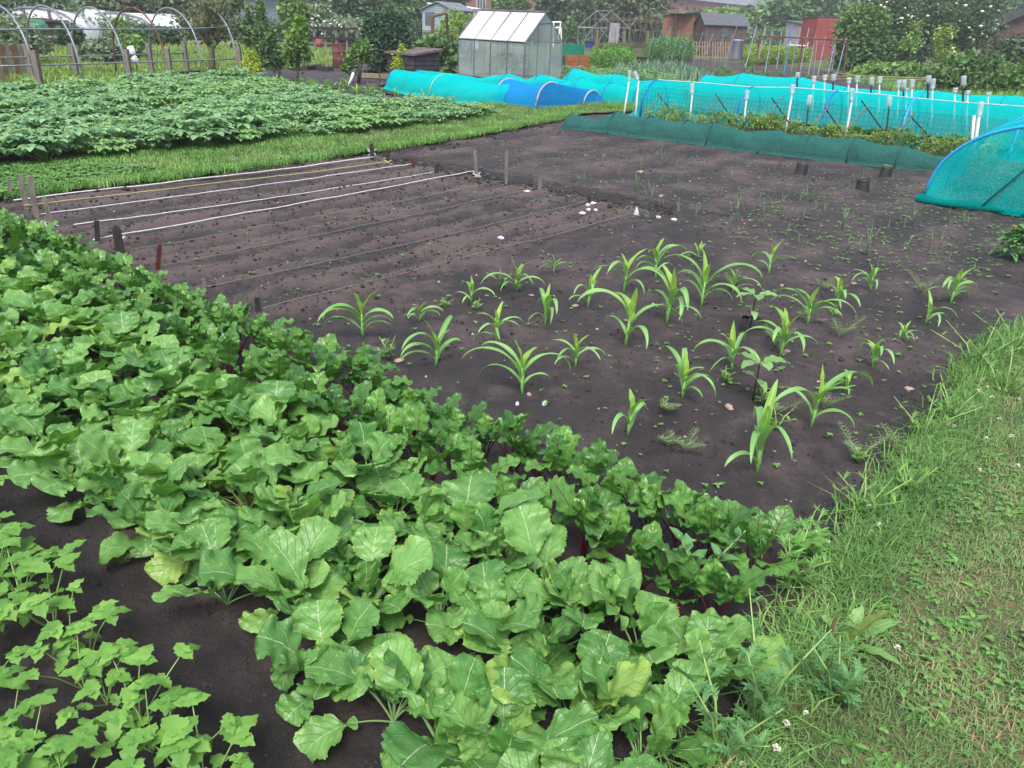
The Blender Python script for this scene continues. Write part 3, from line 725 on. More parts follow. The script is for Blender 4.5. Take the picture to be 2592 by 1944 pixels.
# ============================================================ SWEETCORN
def corn_leaf(seed, L, W, ea, eb, org_z, young=False, pw=1.2):
    r = random.Random(seed); mb = MB(); NV, NU = 16, 5; pts = path_pts(ea, eb, L, NV, pw); P = []; uv = []; tw = r.uniform(-.9, .9); sw = r.uniform(-.35, .35); ph = r.uniform(0, 6)
    for k in range(NV + 1):
        v = k / NV; w = W * (min(1, v * 2.4 + .45)) * (1 - v ** 3.2) ** .8 + .0006; x, z = pts[k]; e = ea + (eb - ea) * v ** pw
        for j in range(NU):
            u = -1 + .5 * j; h = abs(u) * w * (.75 - .6 * v) + .12 * w * math.sin(v * 16 + ph + u * 1.5); t_ = tw * v * v
            y = u * w * math.cos(t_) + sw * x * v; hh = h + u * w * math.sin(t_)
            P.append((x - math.sin(e) * hh, y, org_z + z + math.cos(e) * hh)); uv.append((u * .5 + .5, v))
    mb.grid(P, NV + 1, NU); mb.uv = uv; return mb.mesh('corn_leaf', M['corn_y'] if young else M['corn'], True)
def corn_proto(seed, nl, spread):
    r = random.Random(seed); parts = []; st = MB(); hs = .15
    st.tube([(0, 0, -.01), (.002, 0, .06), (r.uniform(-.006, .006), r.uniform(-.006, .006), hs)], [.0085, .0075, .005], 8)
    parts.append(('stem', st.mesh('corn_stem', M['corn_stem'], True), 0))
    ax = r.uniform(0, 6.28)
    for k in range(nl):
        f = k / (nl - 1); yg = f > .72; az = ax + math.pi * (k % 2) + r.gauss(0, .6)
        z = .025 + .115 * f + r.uniform(-.008, .008)
        L_ = (.15 + .17 * math.sin(math.pi * min(1, f * .8 + .12))) * spread * r.uniform(.85, 1.15)
        if yg: me = corn_leaf(seed * 31 + k, L_ * r.uniform(.7, .95), .0165, R(r.uniform(76, 88)), R(r.uniform(-30, 50) if f < .99 else r.uniform(40, 82)), z, True)
        else: me = corn_leaf(seed * 31 + k, L_ * r.uniform(.85, 1.12), .0115 + .0075 * f, R(r.uniform(54, 72) + 12 * f), R(r.uniform(-92, -62)), z, False, 1.5)
        parts.append(('leaf', me, az))
    return parts
CP = [corn_proto(500 + i, n, sp) for i, (n, sp) in enumerate(((8, .9), (8, 1.1), (7, 1.0), (9, .9), (7, 1.1), (8, 1.0), (8, 1.0), (7, .95), (7, 1.1), (8, 1.0), (6, 1.05), (7, .9), (8, 1.1), (5, .85), (7, 1.0), (6, 1.1)))]
CORN = [(1061, 814, 55), (1103, 928, 103), (1193, 767, 63), (1256, 869, 84), (1307, 734, 78), (1322, 995, 134), (1380, 824, 95), (1401, 694, 47), (1456, 932, 82), (920, 861, 117),
        (1579, 737, 103), (1659, 707, 106), (1766, 656, 38), (1945, 693, 90), (1488, 775, 82), (1583, 875, 147), (1687, 820, 143), (1775, 775, 116), (1855, 740, 63), (1975, 904, 114),
        (1854, 935, 105), (1727, 1010, 108), (2043, 825, 95), (2116, 781, 81), (2203, 737, 65), (2406, 764, 88), (2342, 821, 68), (2208, 935, 87), (2284, 862, 34), (1589, 1104, 122),
        (1916, 1197, 171), (2052, 1082, 149), (2138, 992, 48)]
CL = ['small arching sweetcorn plant left of the middle, second from the left end', 'spreading sweetcorn plant just above the beetroot, left of the widest one', 'little yellowish sweetcorn plant with a broken lower leaf, behind the left group',
      'sweetcorn plant with dark specks in its yellow heart', 'bushy sweetcorn plant with a weed at its foot, at the back left', 'wide sweetcorn plant with long arching leaves close to the beetroot',
      'upright sweetcorn plant with a pointed pale tip, left of centre', 'small sweetcorn plant with thin arching leaves furthest back on the left', 'small sweetcorn plant between the widest left one and the tallest yellow one',
      'sweetcorn plant at the left end of the corn, beside the beetroot', 'upright sweetcorn plant with one hooked leaf each side, back centre', 'tall sweetcorn plant with a leaf pointing left, back centre',
      'tiny sweetcorn plant furthest back in the centre', 'wide sweetcorn plant standing furthest back on the right of centre', 'narrow sweetcorn plant with a long trailing leaf, centre',
      'tall sweetcorn plant with a bright yellow heart and a curled leaf tip', 'tallest narrow sweetcorn plant in the centre with one red-tipped leaf', 'thin upright sweetcorn plant with two tall tips behind the back sunflower seedling',
      'small yellow-hearted sweetcorn plant left of the wide back one', 'narrow sweetcorn plant like a folded leaf between the two sunflower seedlings', 'sweetcorn plant behind the front sunflower seedling, leaves leaning left',
      'spreading sweetcorn plant in front of the yellow-hearted tall one', 'sweetcorn plant with broad folded heart on the right side', 'sweetcorn plant arching to both sides at the back right', 'short sweetcorn plant with one hanging broad leaf at the back right',
      'sweetcorn plant furthest to the right', 'low wide sweetcorn plant just left of the rightmost one', 'sweetcorn plant at the front right with a drooping leaf touching the soil', 'stunted sweetcorn plant lying low at the right',
      'sweetcorn plant standing behind the beetroot in the middle', 'largest nearest sweetcorn plant just behind the beetroot', 'broad sweetcorn plant with long sprawling leaves at the front right', 'small sweetcorn plant behind the sprawling front right one']
for i, ((px, py, hp), lb) in enumerate(zip(CORN, CL)):
    p = G(px, py); h = hfor(p, py - hp); k = h / .30
    e = empty('sweetcorn_plant', (p.x, p.y, soil_z(p.x, p.y)), lb, 'sweetcorn', 'young sweetcorn plants', rnd.uniform(0, 6.28)); e.scale = (k ** .7 * 1.1, k ** .7 * 1.1, k * 1.08); e.rotation_euler = (rnd.gauss(0, .05), rnd.gauss(0, .05), rnd.uniform(0, 6.28))
    for nm, me, az in CP[i % len(CP)]:
        o = link(nm, me, e); o.rotation_euler.z = az
# sunflower seedlings
def sunflower(px, py, ht, lb, dead):
    p = G(px, py); h = hfor(p, py - ht); e = empty('sunflower_seedling', (p.x, p.y, 0), lb, 'sunflower', 'sunflower seedlings', rnd.uniform(0, 6))
    st = MB(); st.tube([(0, 0, -.01), (.004, 0, h * .5), (0, 0, h * .92)], [.006, .005, .004], 7); st.build('stem', M['dark_stem'], e, True)
    a = .4
    for k in range(4):
        a += GA; mb = MB(); big_leaf(mb, 'sun', 900 + k, .02, .13 if k < 3 else .09, .042, R(25), R(-20), a, (0, 0, h * .88), None, .002, 0, 12, 7); mb.build('leaf', M['sunf'], e, True)
    a += 1
    for k in range(2):
        a += 2.6; mb = MB(); big_leaf(mb, 'sun', 910 + k, .03, .10, .022, R(20), R(-40), a, (0, 0, h * .5), None, .002, 0, 12, 7); mb.build('leaf', M['sunf'], e, True)
    for k in range(dead):
        a += 1.8; mb = MB(); big_leaf(mb, 'sun', 920 + k, .03, .09, .028, R(5), R(-85), a, (0, 0, h * .32), None, .0015, 0, 10, 5); o = mb.build('withered_leaf', M['sunf_dead'], e, True); o['label'] = 'blackened hanging leaf'
sunflower(1897, 836, 100, 'sunflower seedling with blackened lower leaves hanging at its foot', 3)
sunflower(1906, 1010, 104, 'sunflower seedling with pale oval leaves near the front sweetcorn', 1)
# onions
onm = []
for i in range(7):
    mb = MB()
    for k in range(rnd.choice((1, 2, 2, 3))):
        a = rnd.uniform(0, 6); L_ = rnd.uniform(.14, .24); b = rnd.choice((.05, .15, .15, .9)); c, s_ = math.cos(a), math.sin(a)
        mb.tube([(0, 0, 0), (c * L_ * b * .25, s_ * L_ * b * .25, L_ * .55), (c * L_ * b, s_ * L_ * b, L_ * (1 - b * .45))], [.003, .0028, .0008], 5)
    onm.append(mb.mesh('onion_leaves', M['onion'], True))
tries = 0; placed = 0
while placed < 105:
    px = rnd.uniform(1250, 2480); py = rnd.uniform(345, 690)
    if py > 560 and px < 1700: continue
    if py < 430 and rnd.random() < .3: continue
    p = G(px, py); s, t = toST(p.x, p.y)
    if s < 6.5 or s > 11.2 or t > -.6: continue
    if (s > 9.6 and t > -2.2): continue
    p = ST(7.3 + round((s - 7.3) / .38) * .38 + rnd.gauss(0, .03), t)
    o = link('onion_plant', rnd.choice(onm), None, (p.x, p.y, soil_z(p.x, p.y))); o.rotation_euler.z = rnd.uniform(0, 6); k = rnd.uniform(.6, 1.25) * (.7 if px < 1500 else 1); o.scale = (k, k, k)
    lab = 'thin young onion plant in the sparse far part of the soil near the dark net' if s > 9.2 else 'thin young onion plant in the weedy onion rows behind the sweetcorn'
    tag(o, lab, 'onion', 'onions near the dark net' if s > 9.2 else 'onions behind the sweetcorn'); placed += 1
# ============================================================ POTATOES
pot = []
for i in range(6):
    fo = MB(); stx = MB()
    for k in range(17):
        a = rnd.uniform(0, 6.28); el = rnd.uniform(.05, 1.45); h = rnd.uniform(.28, .44); rr = math.cos(el) * h * .9
        top = Vector((math.cos(a) * rr, math.sin(a) * rr, h * (.55 + .45 * math.sin(el)))); stx.tube([(0, 0, 0), top * .6 + Vector((0, 0, .03)), top], [.006, .005, .003], 4, 0, False)
        for g in range(4):
            b = a + rnd.uniform(-1.8, 1.8); o = top * rnd.uniform(.72, 1.04); d = Vector((math.cos(b), math.sin(b), rnd.uniform(-.25, .35)))
            sd = Vector((-math.sin(b), math.cos(b), 0)); L_ = rnd.uniform(.085, .12)
            fo.leaf8(o + d * .085, d, (0, 0, 1), L_, L_ * .62, 0, .3, .15)
            for q in (-1, 1):
                fo.leaf8(o + d * .07, d * .4 + sd * q, (0, 0, 1), L_ * .85, L_ * .55, 0, .3, .15)
                fo.leaf8(o + d * .03, d * .2 + sd * q, (0, 0, 1), L_ * .65, L_ * .42, 0, .3, .15)
    pot.append((fo.mesh('potato_foliage', M['potato_light' if i in (1, 4) else 'potato']), stx.mesh('potato_stems', M['parsnip_stem'], True)))
PP = [(-140, 250), (0, 245), (100, 240), (180, 232), (330, 218), (440, 208), (500, 196), (560, 200), (640, 214), (720, 232), (820, 248), (900, 256), (1000, 262), (1235, 272), (1215, 290), (1100, 292), (1000, 300), (850, 322), (600, 355), (430, 385), (250, 418), (0, 432), (-150, 440)]
PP = [(x, y + ((17 if x < 640 else 8) if y > 285 else 0)) for x, y in PP]
n = 0; s = 2.0
while s < 14:
    t = -9.4
    while t > -18.5:
        t -= .36; ss = s + rnd.gauss(0, .06); tt = t + rnd.gauss(0, .06); p = ST(ss, tt); q = proj(p.x, p.y, .12)
        if not inpoly(q[0], q[1], PP): continue
        e = empty('potato_plant', (p.x, p.y, 0), None, 'potato', None, rnd.uniform(0, 6)); k = rnd.uniform(.8, 1.15) * (.8 if q[0] > 950 else 1) * (1 + .35 * noise.noise((p.x * .8, p.y * .8, 6)))
        e.scale = (k * 1.1, k * 1.1, k * rnd.uniform(.72, .98)); f, s_ = rnd.choice(pot); link('foliage', f, e); link('stem', s_, e); n += 1
        if tt > -11.3: e['label'] = 'bushy potato plant in the front rank against the grass strip'; e['group'] = 'potato plants against the grass strip'
        elif q[0] < 560: e['label'] = 'bushy potato plant in the back of the patch below the bare hoops'; e['group'] = 'potato plants below the hoops'
        else: e['label'] = 'bushy potato plant in the right half of the patch toward the turquoise net'; e['group'] = 'potato plants toward the turquoise net'
    s += .62
print('turnips', cnt, 'potatoes', n)
# ============================================================ STAKES AND STRINGS
def stake(top, bot, w, m, lb, tip=False, group='row marker stakes', rz=.5):
    p = G(*bot); q = at_dist(top[0], top[1], p); e = MB(); d = q - p
    hw = w / 2
    for (c, k) in ((Vector((0, 0, -.03)), 1), (d * .84, 1), (d, .35 if tip else .92)):
        for x, y in ((-1, -.5), (1, -.5), (1, .5), (-1, .5)):
            e.v.append(tuple(c + Vector((x * hw * k * math.cos(rz) - y * hw * math.sin(rz), x * hw * k * math.sin(rz) + y * hw * math.cos(rz), 0))))
    for a in (0, 4):
        for j in range(4): e.f.append((a + j, a + (j + 1) % 4, a + 4 + (j + 1) % 4, a + 4 + j)); e.m.append(0)
    e.f.append((8, 9, 10, 11)); e.m.append(0)
    o = e.build('stake', m, None, False, p); return tag(o, lb, 'stake', group)
W_, D_ = M['wood'], M['wood_dark']
stake((22, 455), (31, 508), .03, W_, 'short grey wooden stake furthest left by the grass edge')
stake((50, 442), (68, 528), .045, W_, 'tall grey wooden stake at the left end of the yellow string')
stake((75, 446), (93, 556), .045, W_, 'tall grey wooden stake where the second white string starts')
stake((111, 497), (131, 575), .035, W_, 'grey wooden stake with a white knot at its foot near the beet leaves')
stake((244, 558), (247, 620), .038, D_, 'dark blunt stake at the left end of the thick white string')
stake((292, 570), (308, 652), .06, D_, 'thick dark pointed stake with a tail of white string', True)
stake((405, 616), (396, 690), .03, M['wood_red'], 'red-brown stake beside the beetroot leaves', True)
stake((514, 706), (518, 738), .026, W_, 'small grey stake just above the beetroot leaves')
stake((650, 753), (656, 798), .032, D_, 'dark short stake at the left end of the nearest twine')
stake((940, 364), (944, 408), .05, D_, 'dark stake wrapped with white cord by the grass strip')
stake((982, 388), (983, 420), .05, D_, 'dark stub wrapped with yellow cord by the grass strip')
stake((1044, 400), (1047, 426), .03, M['wood_red'], 'thin brown stub at the right end of the second white string')
stake((1106, 415), (1104, 444), .045, D_, 'short dark leaning stub between the white string ends')
stake((1202, 380), (1207, 452), .034, W_, 'tall pale grey stake with a loose white string end')
stake((1282, 382), (1281, 464), .032, W_, 'tall brown-grey stake at the corner of the seed bed')
stake((1371, 446), (1364, 482), .04, W_, 'short leaning grey stake on the footpath ridge')
stake((1492, 496), (1493, 516), .035, D_, 'dark stub by the scattered white scraps')
def cord(a, b, r, m, lb, z0=.035, z1=.05, wob=.01, extra=None):
    A = G(*a); B = G(*b); mb = MB(); P = []
    for k in range(31):
        f = k / 30; p = A.lerp(B, f); x, y = p.x, p.y
        P.append((x + wob * noise.noise((x * 2, y * 2, 1)), y + wob * noise.noise((x * 2, y * 2, 5)), soil_z(x, y) * .4 + z0 + (z1 - z0) * f - .012 * math.sin(math.pi * f)))
    mb.tube(P, r, 5)
    if extra: mb.tube([tuple(Vector(q) + Vector((extra * UX, extra * UY, .004))) for q in P], r, 5)
    return tag(mb.build('string', m, None, True), lb, 'string', 'strings marking the sown rows')
cord((37, 517), (945, 408), .006, M['string'], 'doubled white string nearest the grass strip', extra=.028)
cord((62, 530), (983, 421), .0045, M['string_y'], 'yellow string beside the grass strip')
cord((94, 556), (1047, 425), .0055, M['string'], 'white string second from the grass strip')
cord((190, 581), (1104, 441), .0055, M['string'], 'white string third from the grass strip', .03, .02)
cord((238, 619), (1206, 448), .0065, M['string'], 'thick bright white string from the dark stakes to the tall pale stake', .035, .07)
cord((312, 650), (1281, 463), .0026, M['twine'], 'thin grey twine next after the thick white string', .03, .03)
cord((398, 686), (1364, 481), .0026, M['twine'], 'thin grey twine starting at the red-brown stake', .03, .03)
cord((520, 740), (1493, 515), .0026, M['twine'], 'thin grey twine starting at the small grey stake', .03, .03)
cord((657, 797), (1610, 545), .0026, M['twine'], 'nearest thin grey twine running to the white tag', .03, .03)
def knot(px, py, r, m, lb, z=.06):
    p = G(px, py); mb = MB()
    for k in range(3):
        P = []; a0 = rnd.uniform(0, 6); tl_ = rnd.uniform(-.8, .8)
        for j in range(13):
            q = 6.28 * j / 12 + a0; P.append((r * math.cos(q) * rnd.uniform(.7, 1.2), r * math.sin(q), z + r * tl_ * math.cos(q) + rnd.uniform(-.01, .01)))
        mb.tube(P, .0045, 4)
    tag(mb.build('cord_knot', m, None, True, p), lb, 'knot')
knot(943, 404, .05, M['string'], 'white cord wound round the dark stake by the grass', .09)
knot(983, 420, .05, M['string_y'], 'yellow cord wound round the stub by the grass', .05)
knot(1207, 451, .045, M['string'], 'loose white cord end at the tall pale stake', .04)
knot(133, 577, .05, M['string'], 'white cord knot beside the beet leaves at left', .02)
knot(310, 622, .03, M['string'], 'white cord tail on the pointed dark stake', .05)
for i, (px, py, w, lb) in enumerate(((1333, 488, .05, 'crumpled pink and white seed packet at the string end'), (1473, 539, .038, 'largest white scrap in the loose group left of the white tag'),
        (1487, 527, .03, 'small white scrap at the top of the loose group'), (1500, 522, .035, 'white scrap nearest the dark stub'), (1508, 534, .025, 'small white scrap at the right of the loose group'),
        (1490, 534, .03, 'white scrap in the middle of the loose group'), (1706, 556, .04, 'round white scrap on the soil right of the white tag'), (1668, 550, .03, 'thin white scrap right of the white tag'),
        (1268, 604, .035, 'white scrap lying between two twines'), (1379, 1022, .014, 'small white chip near the beetroot'), (1310, 1019, .010, 'tiny white chip by the beetroot'))):
    p = G(px, py); mb = MB(); n = 9; mb.v.append((0, 0, .016))
    for j in range(n):
        q = 6.28 * j / n; rr = w * rnd.uniform(.6, 1.1); mb.v.append((rr * math.cos(q), rr * .55 * math.sin(q), rnd.uniform(.0, .008)))
    for j in range(n): mb.f.append((0, 1 + j, 1 + (j + 1) % n)); mb.m.append(0)
    for j in range(n): mb.v.append((mb.v[1 + j][0] * .9, mb.v[1 + j][1] * .9, -.01))
    for j in range(n): mb.f.append((1 + j, n + 1 + j, n + 1 + (j + 1) % n, 1 + (j + 1) % n)); mb.m.append(0)
    tag(mb.build('white_scrap', M['paper'], None, False, (p.x, p.y, soil_z(p.x, p.y) + .008)), lb, 'scrap')
p = G(1610, 545); e = empty('row_tag', p, 'white folded tag hanging on a thin wire at the end of the nearest twine', 'tag')
mb = MB(); mb.tube([(0, 0, -.02), (.005, 0, .1), (.012, 0, .17)], .003, 5); mb.build('wire', M['rust'], e)
mb = MB(); mb.v += [(-.028, -.008, .0), (.03, -.008, .0), (.0, 0, .095), (-.028, .012, .0), (.03, .012, .0)]; mb.f += [(0, 1, 2), (4, 3, 2), (1, 4, 2), (3, 0, 2), (0, 3, 4, 1)]; mb.m += [0] * 5
mb.build('plate', M['paper'], e)
for px, py, tp, lb, plant in ((2027, 440, 411, 'black bottomless plant pot furthest left in front of the green net', 0), (2182, 482, 450, 'nearest black bottomless plant pot, leaning, with a torn base', 0),
                              (2239, 449, 420, 'black plant pot against the green net with a seedling above its rim', 1)):
    p = G(px, py); h = hfor((p.x, p.y + .06), tp); e = empty('plant_pot', p, lb, 'plant pot', 'black pots on the soil'); mb = MB(); r = .072
    mb.lathe([(r * 1.08, -.01), (r * 1.0, h * .9), (r * 1.03, h), (r * .97, h), (r * .95, h * .9), (r, .0)], n=22); mb.build('pot', M['black'], e, True)
    mb = MB(); mb.lathe([(.001, h * .35), (r * .98, h * .3)], n=16); mb.build('soil_fill', M['clod'], e, True)
    e.rotation_euler = ((.0, -.1, .3) if py > 480 else (.02, .03, 0))
    if plant:
        mb = MB()
        for k in range(5): q = k * 1.256; mb.leaf8((0, 0, h * 1.05), (math.cos(q), math.sin(q), .25), (0, 0, 1), .07, .03)
        mb.tube([(0, 0, h * .3), (0, 0, h * 1.05)], .003, 5); mb.build('seedling', M['weed'], e)
# ============================================================ NET TUNNELS
def arch(A, D, w, h, n=15, pw=1.0):
    out = []
    for k in range(n):
        q = math.pi * k / (n - 1); out.append(A + D * (w / 2 * (1 - math.cos(q))) + Vector((0, 0, h * math.sin(q) ** pw)))
    return out
def tunnel(lb, cat, sec, netm, hoopm, D=None, hoop_r=.012, wr=.02, group=None, sub=9, name='net_tunnel', flare=.10, hoopname='hoop', wire=None):
    """sec: (px, py_base, py_top, width, is_hoop) along the near foot; net sags between the hoops"""
    D = D or NN; e = empty(name, (0, 0, 0), lb, cat, group); rows = []; S = []
    for px, py, pt, w, hp in sec:
        A = G(px, py); Rg = A + D * (w / 2); S.append((A, w, max(.03, hfor((Rg.x, Rg.y), pt)), hp))
    e.location = S[0][0]; o0 = S[0][0]
    for i in range(len(S) - 1):
        for k in range(sub if i < len(S) - 2 else sub + 1):
            f = k / sub; A = S[i][0].lerp(S[i + 1][0], f); w = S[i][1] + (S[i + 1][1] - S[i][1]) * f; h = S[i][2] + (S[i + 1][2] - S[i][2]) * (f if True else 0)
            if S[i][3] and S[i + 1][3]: h -= .13 * max(S[i][2], .1) * math.sin(math.pi * f)
            rows.append((A, w, h))
    NV = 23; P = []
    for a, (A, w, h) in enumerate(rows):
        for k in range(NV):
            if k == 0: q = A - D * (flare * .6 + flare * .6 * noise.noise((A.x * 3, A.y * 3, 2))) + Vector((0, 0, .006))
            elif k == NV - 1: q = A + D * (w + flare * .6) + Vector((0, 0, .006))
            else:
                g = math.pi * (k - 1) / (NV - 3); q = A + D * (w / 2 * (1 - math.cos(g))) + Vector((0, 0, h * max(0, math.sin(g)) ** .85 + .008))
                nn_ = noise.noise((q.x * 4.5, q.y * 4.5, q.z * 3)) + .5 * noise.noise((q.x * 11, q.y * 11, q.z * 5)) + .9 * noise.noise((a * .9, k * .12, w * 9)) * math.sin(g)
                q = q + Vector((D.x * wr * nn_, D.y * wr * nn_, -wr * .6 * abs(nn_)))
            P.append(q - o0)
    mb = MB(); mb.grid(P, len(rows), NV)
    # closed ends
    for idx, sg in ((0, -1), (len(rows) - 1, 1)):
        A, w, h = rows[idx]; ax = (rows[-1][0] - rows[0][0]).normalized() * sg * h * .5
        top = P[idx * NV:(idx + 1) * NV]; bot = []
        for k in range(NV):
            f = k / (NV - 1); q = A + D * (w * f) + ax + Vector((0, 0, .005)); bot.append(q - o0)
        mid = [a.lerp(b, .5) + Vector((0, 0, .0)) for a, b in zip(top, bot)]
        mb.grid(top + mid + bot, 3, NV)
    mb.build('netting', netm, e, True)
    for A, w, h, hp in S:
        if hp:
            mb = MB(); mb.tube([q - o0 for q in arch(A, D, w, h + .004, 17, .85)], hoop_r, 6); mb.build(hoopname, hp if not isinstance(hp, (bool, int)) else hoopm, e, True)
    if wire:
        mb = MB(); mb.tube([A + D * (w / 2) + Vector((0, 0, h + .012)) - o0 for A, w, h in rows], .007, 5); mb.build('ridge_line', wire, e, True)
    return e
H = 1
tunnel('long low tunnel of sagging dark green netting along the far edge of the soil', 'net tunnel',
       [(1424, 328, 291, .5, H), (1492, 331, 303, .5, 0), (1538, 338, 282, .52, H), (1622, 352, 294, .52, H), (1715, 361, 305, .52, H), (1785, 370, 311, .52, H), (1861, 383, 334, .5, 0),
        (1945, 391, 328, .5, H), (2030, 402, 340, .5, H), (2141, 414, 347, .5, H), (2262, 428, 369, .5, H), (2330, 433, 389, .45, 0), (2410, 436, 404, .4, 0)],
       M['net_green'], M['net_rib'], hoop_r=.009, wr=.055, flare=.06)
PD = M['pipe_blue']; PK = M['pipe_blue_dk']
tunnel('long high turquoise netting tunnel on blue hoops behind the bottle poles', 'net tunnel',
       [(1620, 296, 203, 1.15, PK), (1748, 306, 212, 1.15, 0), (1861, 318, 222, 1.15, PK), (1960, 328, 223, 1.15, 0), (2073, 340, 232, 1.15, PK), (2170, 352, 240, 1.15, 0), (2271, 366, 250, 1.15, PD), (2400, 384, 262, 1.15, 0), (2551, 406, 272, 1.15, PD), (2700, 430, 285, 1.15, 0)],
       M['net_teal2'], PD, hoop_r=.024, wr=.012, wire=M['string'])
tunnel('turquoise netting tunnel behind the long high one, with a wavy ridge', 'net tunnel',
       [(1760, 240, 190, 1.1, H), (1850, 246, 186, 1.1, H), (1930, 252, 196, 1.1, 0), (2000, 258, 196, 1.1, H), (2060, 262, 210, 1.1, 0), (2120, 267, 222, 1.1, H), (2240, 276, 232, 1.1, 0), (2320, 284, 228, 1.1, H), (2420, 292, 240, 1.1, 0), (2520, 300, 243, 1.1, H), (2660, 312, 247, 1.1, 0)],
       M['net_teal'], PK, wr=.035)
tunnel('turquoise netting tunnel at the left end with a yellowed hoop, in front of the greenhouse', 'net tunnel',
       [(978, 226, 176, .8, H), (1030, 240, 186, 1.0, 0), (1086, 250, 187, 1.1, M['pipe_yellow']), (1150, 260, 205, 1.1, 0), (1215, 266, 214, 1.1, 0), (1275, 268, 212, 1.0, H)], M['net_teal'], PK, wr=.05)
tunnel('narrow turquoise netting row just in front of the greenhouse', 'net tunnel',
       [(1040, 214, 178, .6, H), (1120, 214, 186, .6, 0), (1190, 218, 198, .7, 0), (1262, 224, 187, .8, H), (1310, 228, 204, .8, 0), (1345, 231, 188, .8, H), (1420, 236, 208, .8, 0), (1480, 240, 205, .7, H)], M['net_teal'], PK, wr=.03)
tunnel('turquoise netting tunnel right of the greenhouse with two sagging peaks', 'net tunnel',
       [(1400, 226, 208, .9, 0), (1428, 232, 174, .9, H), (1480, 240, 190, .9, 0), (1535, 248, 188, .9, H), (1590, 256, 205, .9, 0), (1640, 262, 204, .9, H), (1680, 266, 208, .9, 0)], M['net_teal'], PK, wr=.03)
tunnel('low turquoise netting tunnel between the blue net and the long tunnel', 'net tunnel',
       [(1400, 252, 208, .7, H), (1446, 258, 196, .75, H), (1490, 262, 214, .7, 0), (1520, 266, 211, .7, H), (1560, 268, 222, .7, 0), (1600, 270, 210, .7, H), (1640, 272, 220, .6, 0)], M['net_teal'], PK, wr=.04)
tunnel('short bright blue net tunnel stretched over grey hoops in front of the turquoise ones', 'net tunnel',
       [(1249, 263, 200, 1.05, H), (1300, 272, 216, 1.05, 0), (1356, 279, 209, 1.0, H), (1420, 274, 222, .9, 0), (1476, 270, 230, .7, H), (1500, 268, 244, .5, 0)], M['net_blue'], M['pipe_grey'], hoop_r=.022, wr=.02)
# big teal dome at the right edge
def dome():
    A = G(2338, 505); w = 2.35; D = UU; e = empty('net_dome', A, 'large rounded turquoise net cage on thick blue hoops at the right edge of the soil', 'net cage')
    Hh = hfor(A + D * (w * .5), 322); DD = [(0, 1), (1.15, 1.05), (2.3, 1)]; rows = []; NV = 25
    for f in np.linspace(0, 2.3, 12): rows.append(arch(NN * f, D, w, Hh * (1 + .03 * math.sin(f * 3)), NV, .8))
    mb = MB(); P = []
    for a in rows:
        for q in a:
            k = noise.noise((q.x * 2.5, q.y * 2.5, q.z * 2.5)); P.append(q + Vector((0, 0, .03 * k)))
    mb.grid(P, 12, NV)
    # front drape: gathered towards the tie and spread to the ground
    front = rows[0]; P = []
    for r in range(9):
        f = r / 8
        for k in range(NV):
            g = k / (NV - 1); b = D * (w * (.0 + 1.0 * g)) - NN * (.16 + .05 * math.sin(g * 19)) + Vector((0, 0, .004))
            q = front[k].lerp(b, f); q = q - NN * (.05 * math.sin(f * 3.1) * math.sin(g * 26 + f * 3)); P.append(q)
    mb.grid(P, 9, NV); mb.build('netting', M['net_teal2'], e, True)
    mb = MB(); P = []           # gathered roll of net along the ground
    for r in range(5):
        for k in range(40):
            g = k / 39; q = 2 * math.pi * r / 4; rr = .045 + .035 * noise.noise((g * 9, r * .6, 3))
            c = D * (w * 1.05 * g - .05) - NN * (.17 + .06 * math.sin(g * 14)) + Vector((0, 0, .03))
            P.append(c + NN * (rr * 1.7 * math.cos(q)) + Vector((0, 0, rr * math.sin(q))))
    mb.grid(P, 5, 40); mb.build('gathered_hem', M['net_hem'], e, True)
    for f, m_ in ((0, PD), (1.15, PD), (2.3, PD)):
        mb = MB(); mb.tube(arch(NN * f, D, w, Hh * (1.01 if f else 1) + (.01), 25, .8), .017, 8); mb.build('hoop', m_, e, True)
    mb = MB(); mb.tube([D * 1.02 + Vector((0, 0, Hh * .98)) - NN * .02, D * .92 + Vector((0, 0, Hh * .55)) - NN * .09, D * .62 + Vector((0, 0, .06)) - NN * .18], .012, 5); mb.build('tie', M['net_green'], e, True)
    return A
DA = dome()
# ============================================================ SMALL PLANTS
def bushy(mb, c, rx, ry, h, n, L, m=0, el=.6):
    for i in range(n):
        a = rnd.uniform(0, 6.28); r = math.sqrt(rnd.random()); z = rnd.random() ** .6
        o = (c[0] + rx * r * math.cos(a) * (1 - .5 * z), c[1] + ry * r * math.sin(a) * (1 - .5 * z), c[2] + h * z)
        q = rnd.uniform(0, 6.28); k = L * rnd.uniform(.6, 1.3); mb.leaf8(o, (math.cos(q), math.sin(q), rnd.uniform(-.3, el)), (0, 0, 1), k, k * .5, m, .25, .2)
def bush(name, px, py, w, d, h, n, L, m, lb, cat, group=None, base=None):
    p = base if base is not None else G(px, py); mb = MB(); bushy(mb, (0, 0, 0), w, d, h, n, L)
    o = mb.build(name, m, None, False, (p[0], p[1], 0)); o.rotation_euler.z = math.atan2(UY, UX); return tag(o, lb, cat, group)
for k in range(5):
    p = DA + UU * (.35 + .45 * k) + NN * rnd.uniform(.5, 1.4)
    bush('carrot_clump', 0, 0, .32, .4, .42, 700, .05, M['weed_blue'], 'feathery green carrot clump growing inside the turquoise net cage', 'carrots', 'carrot clumps in the net cage', p)
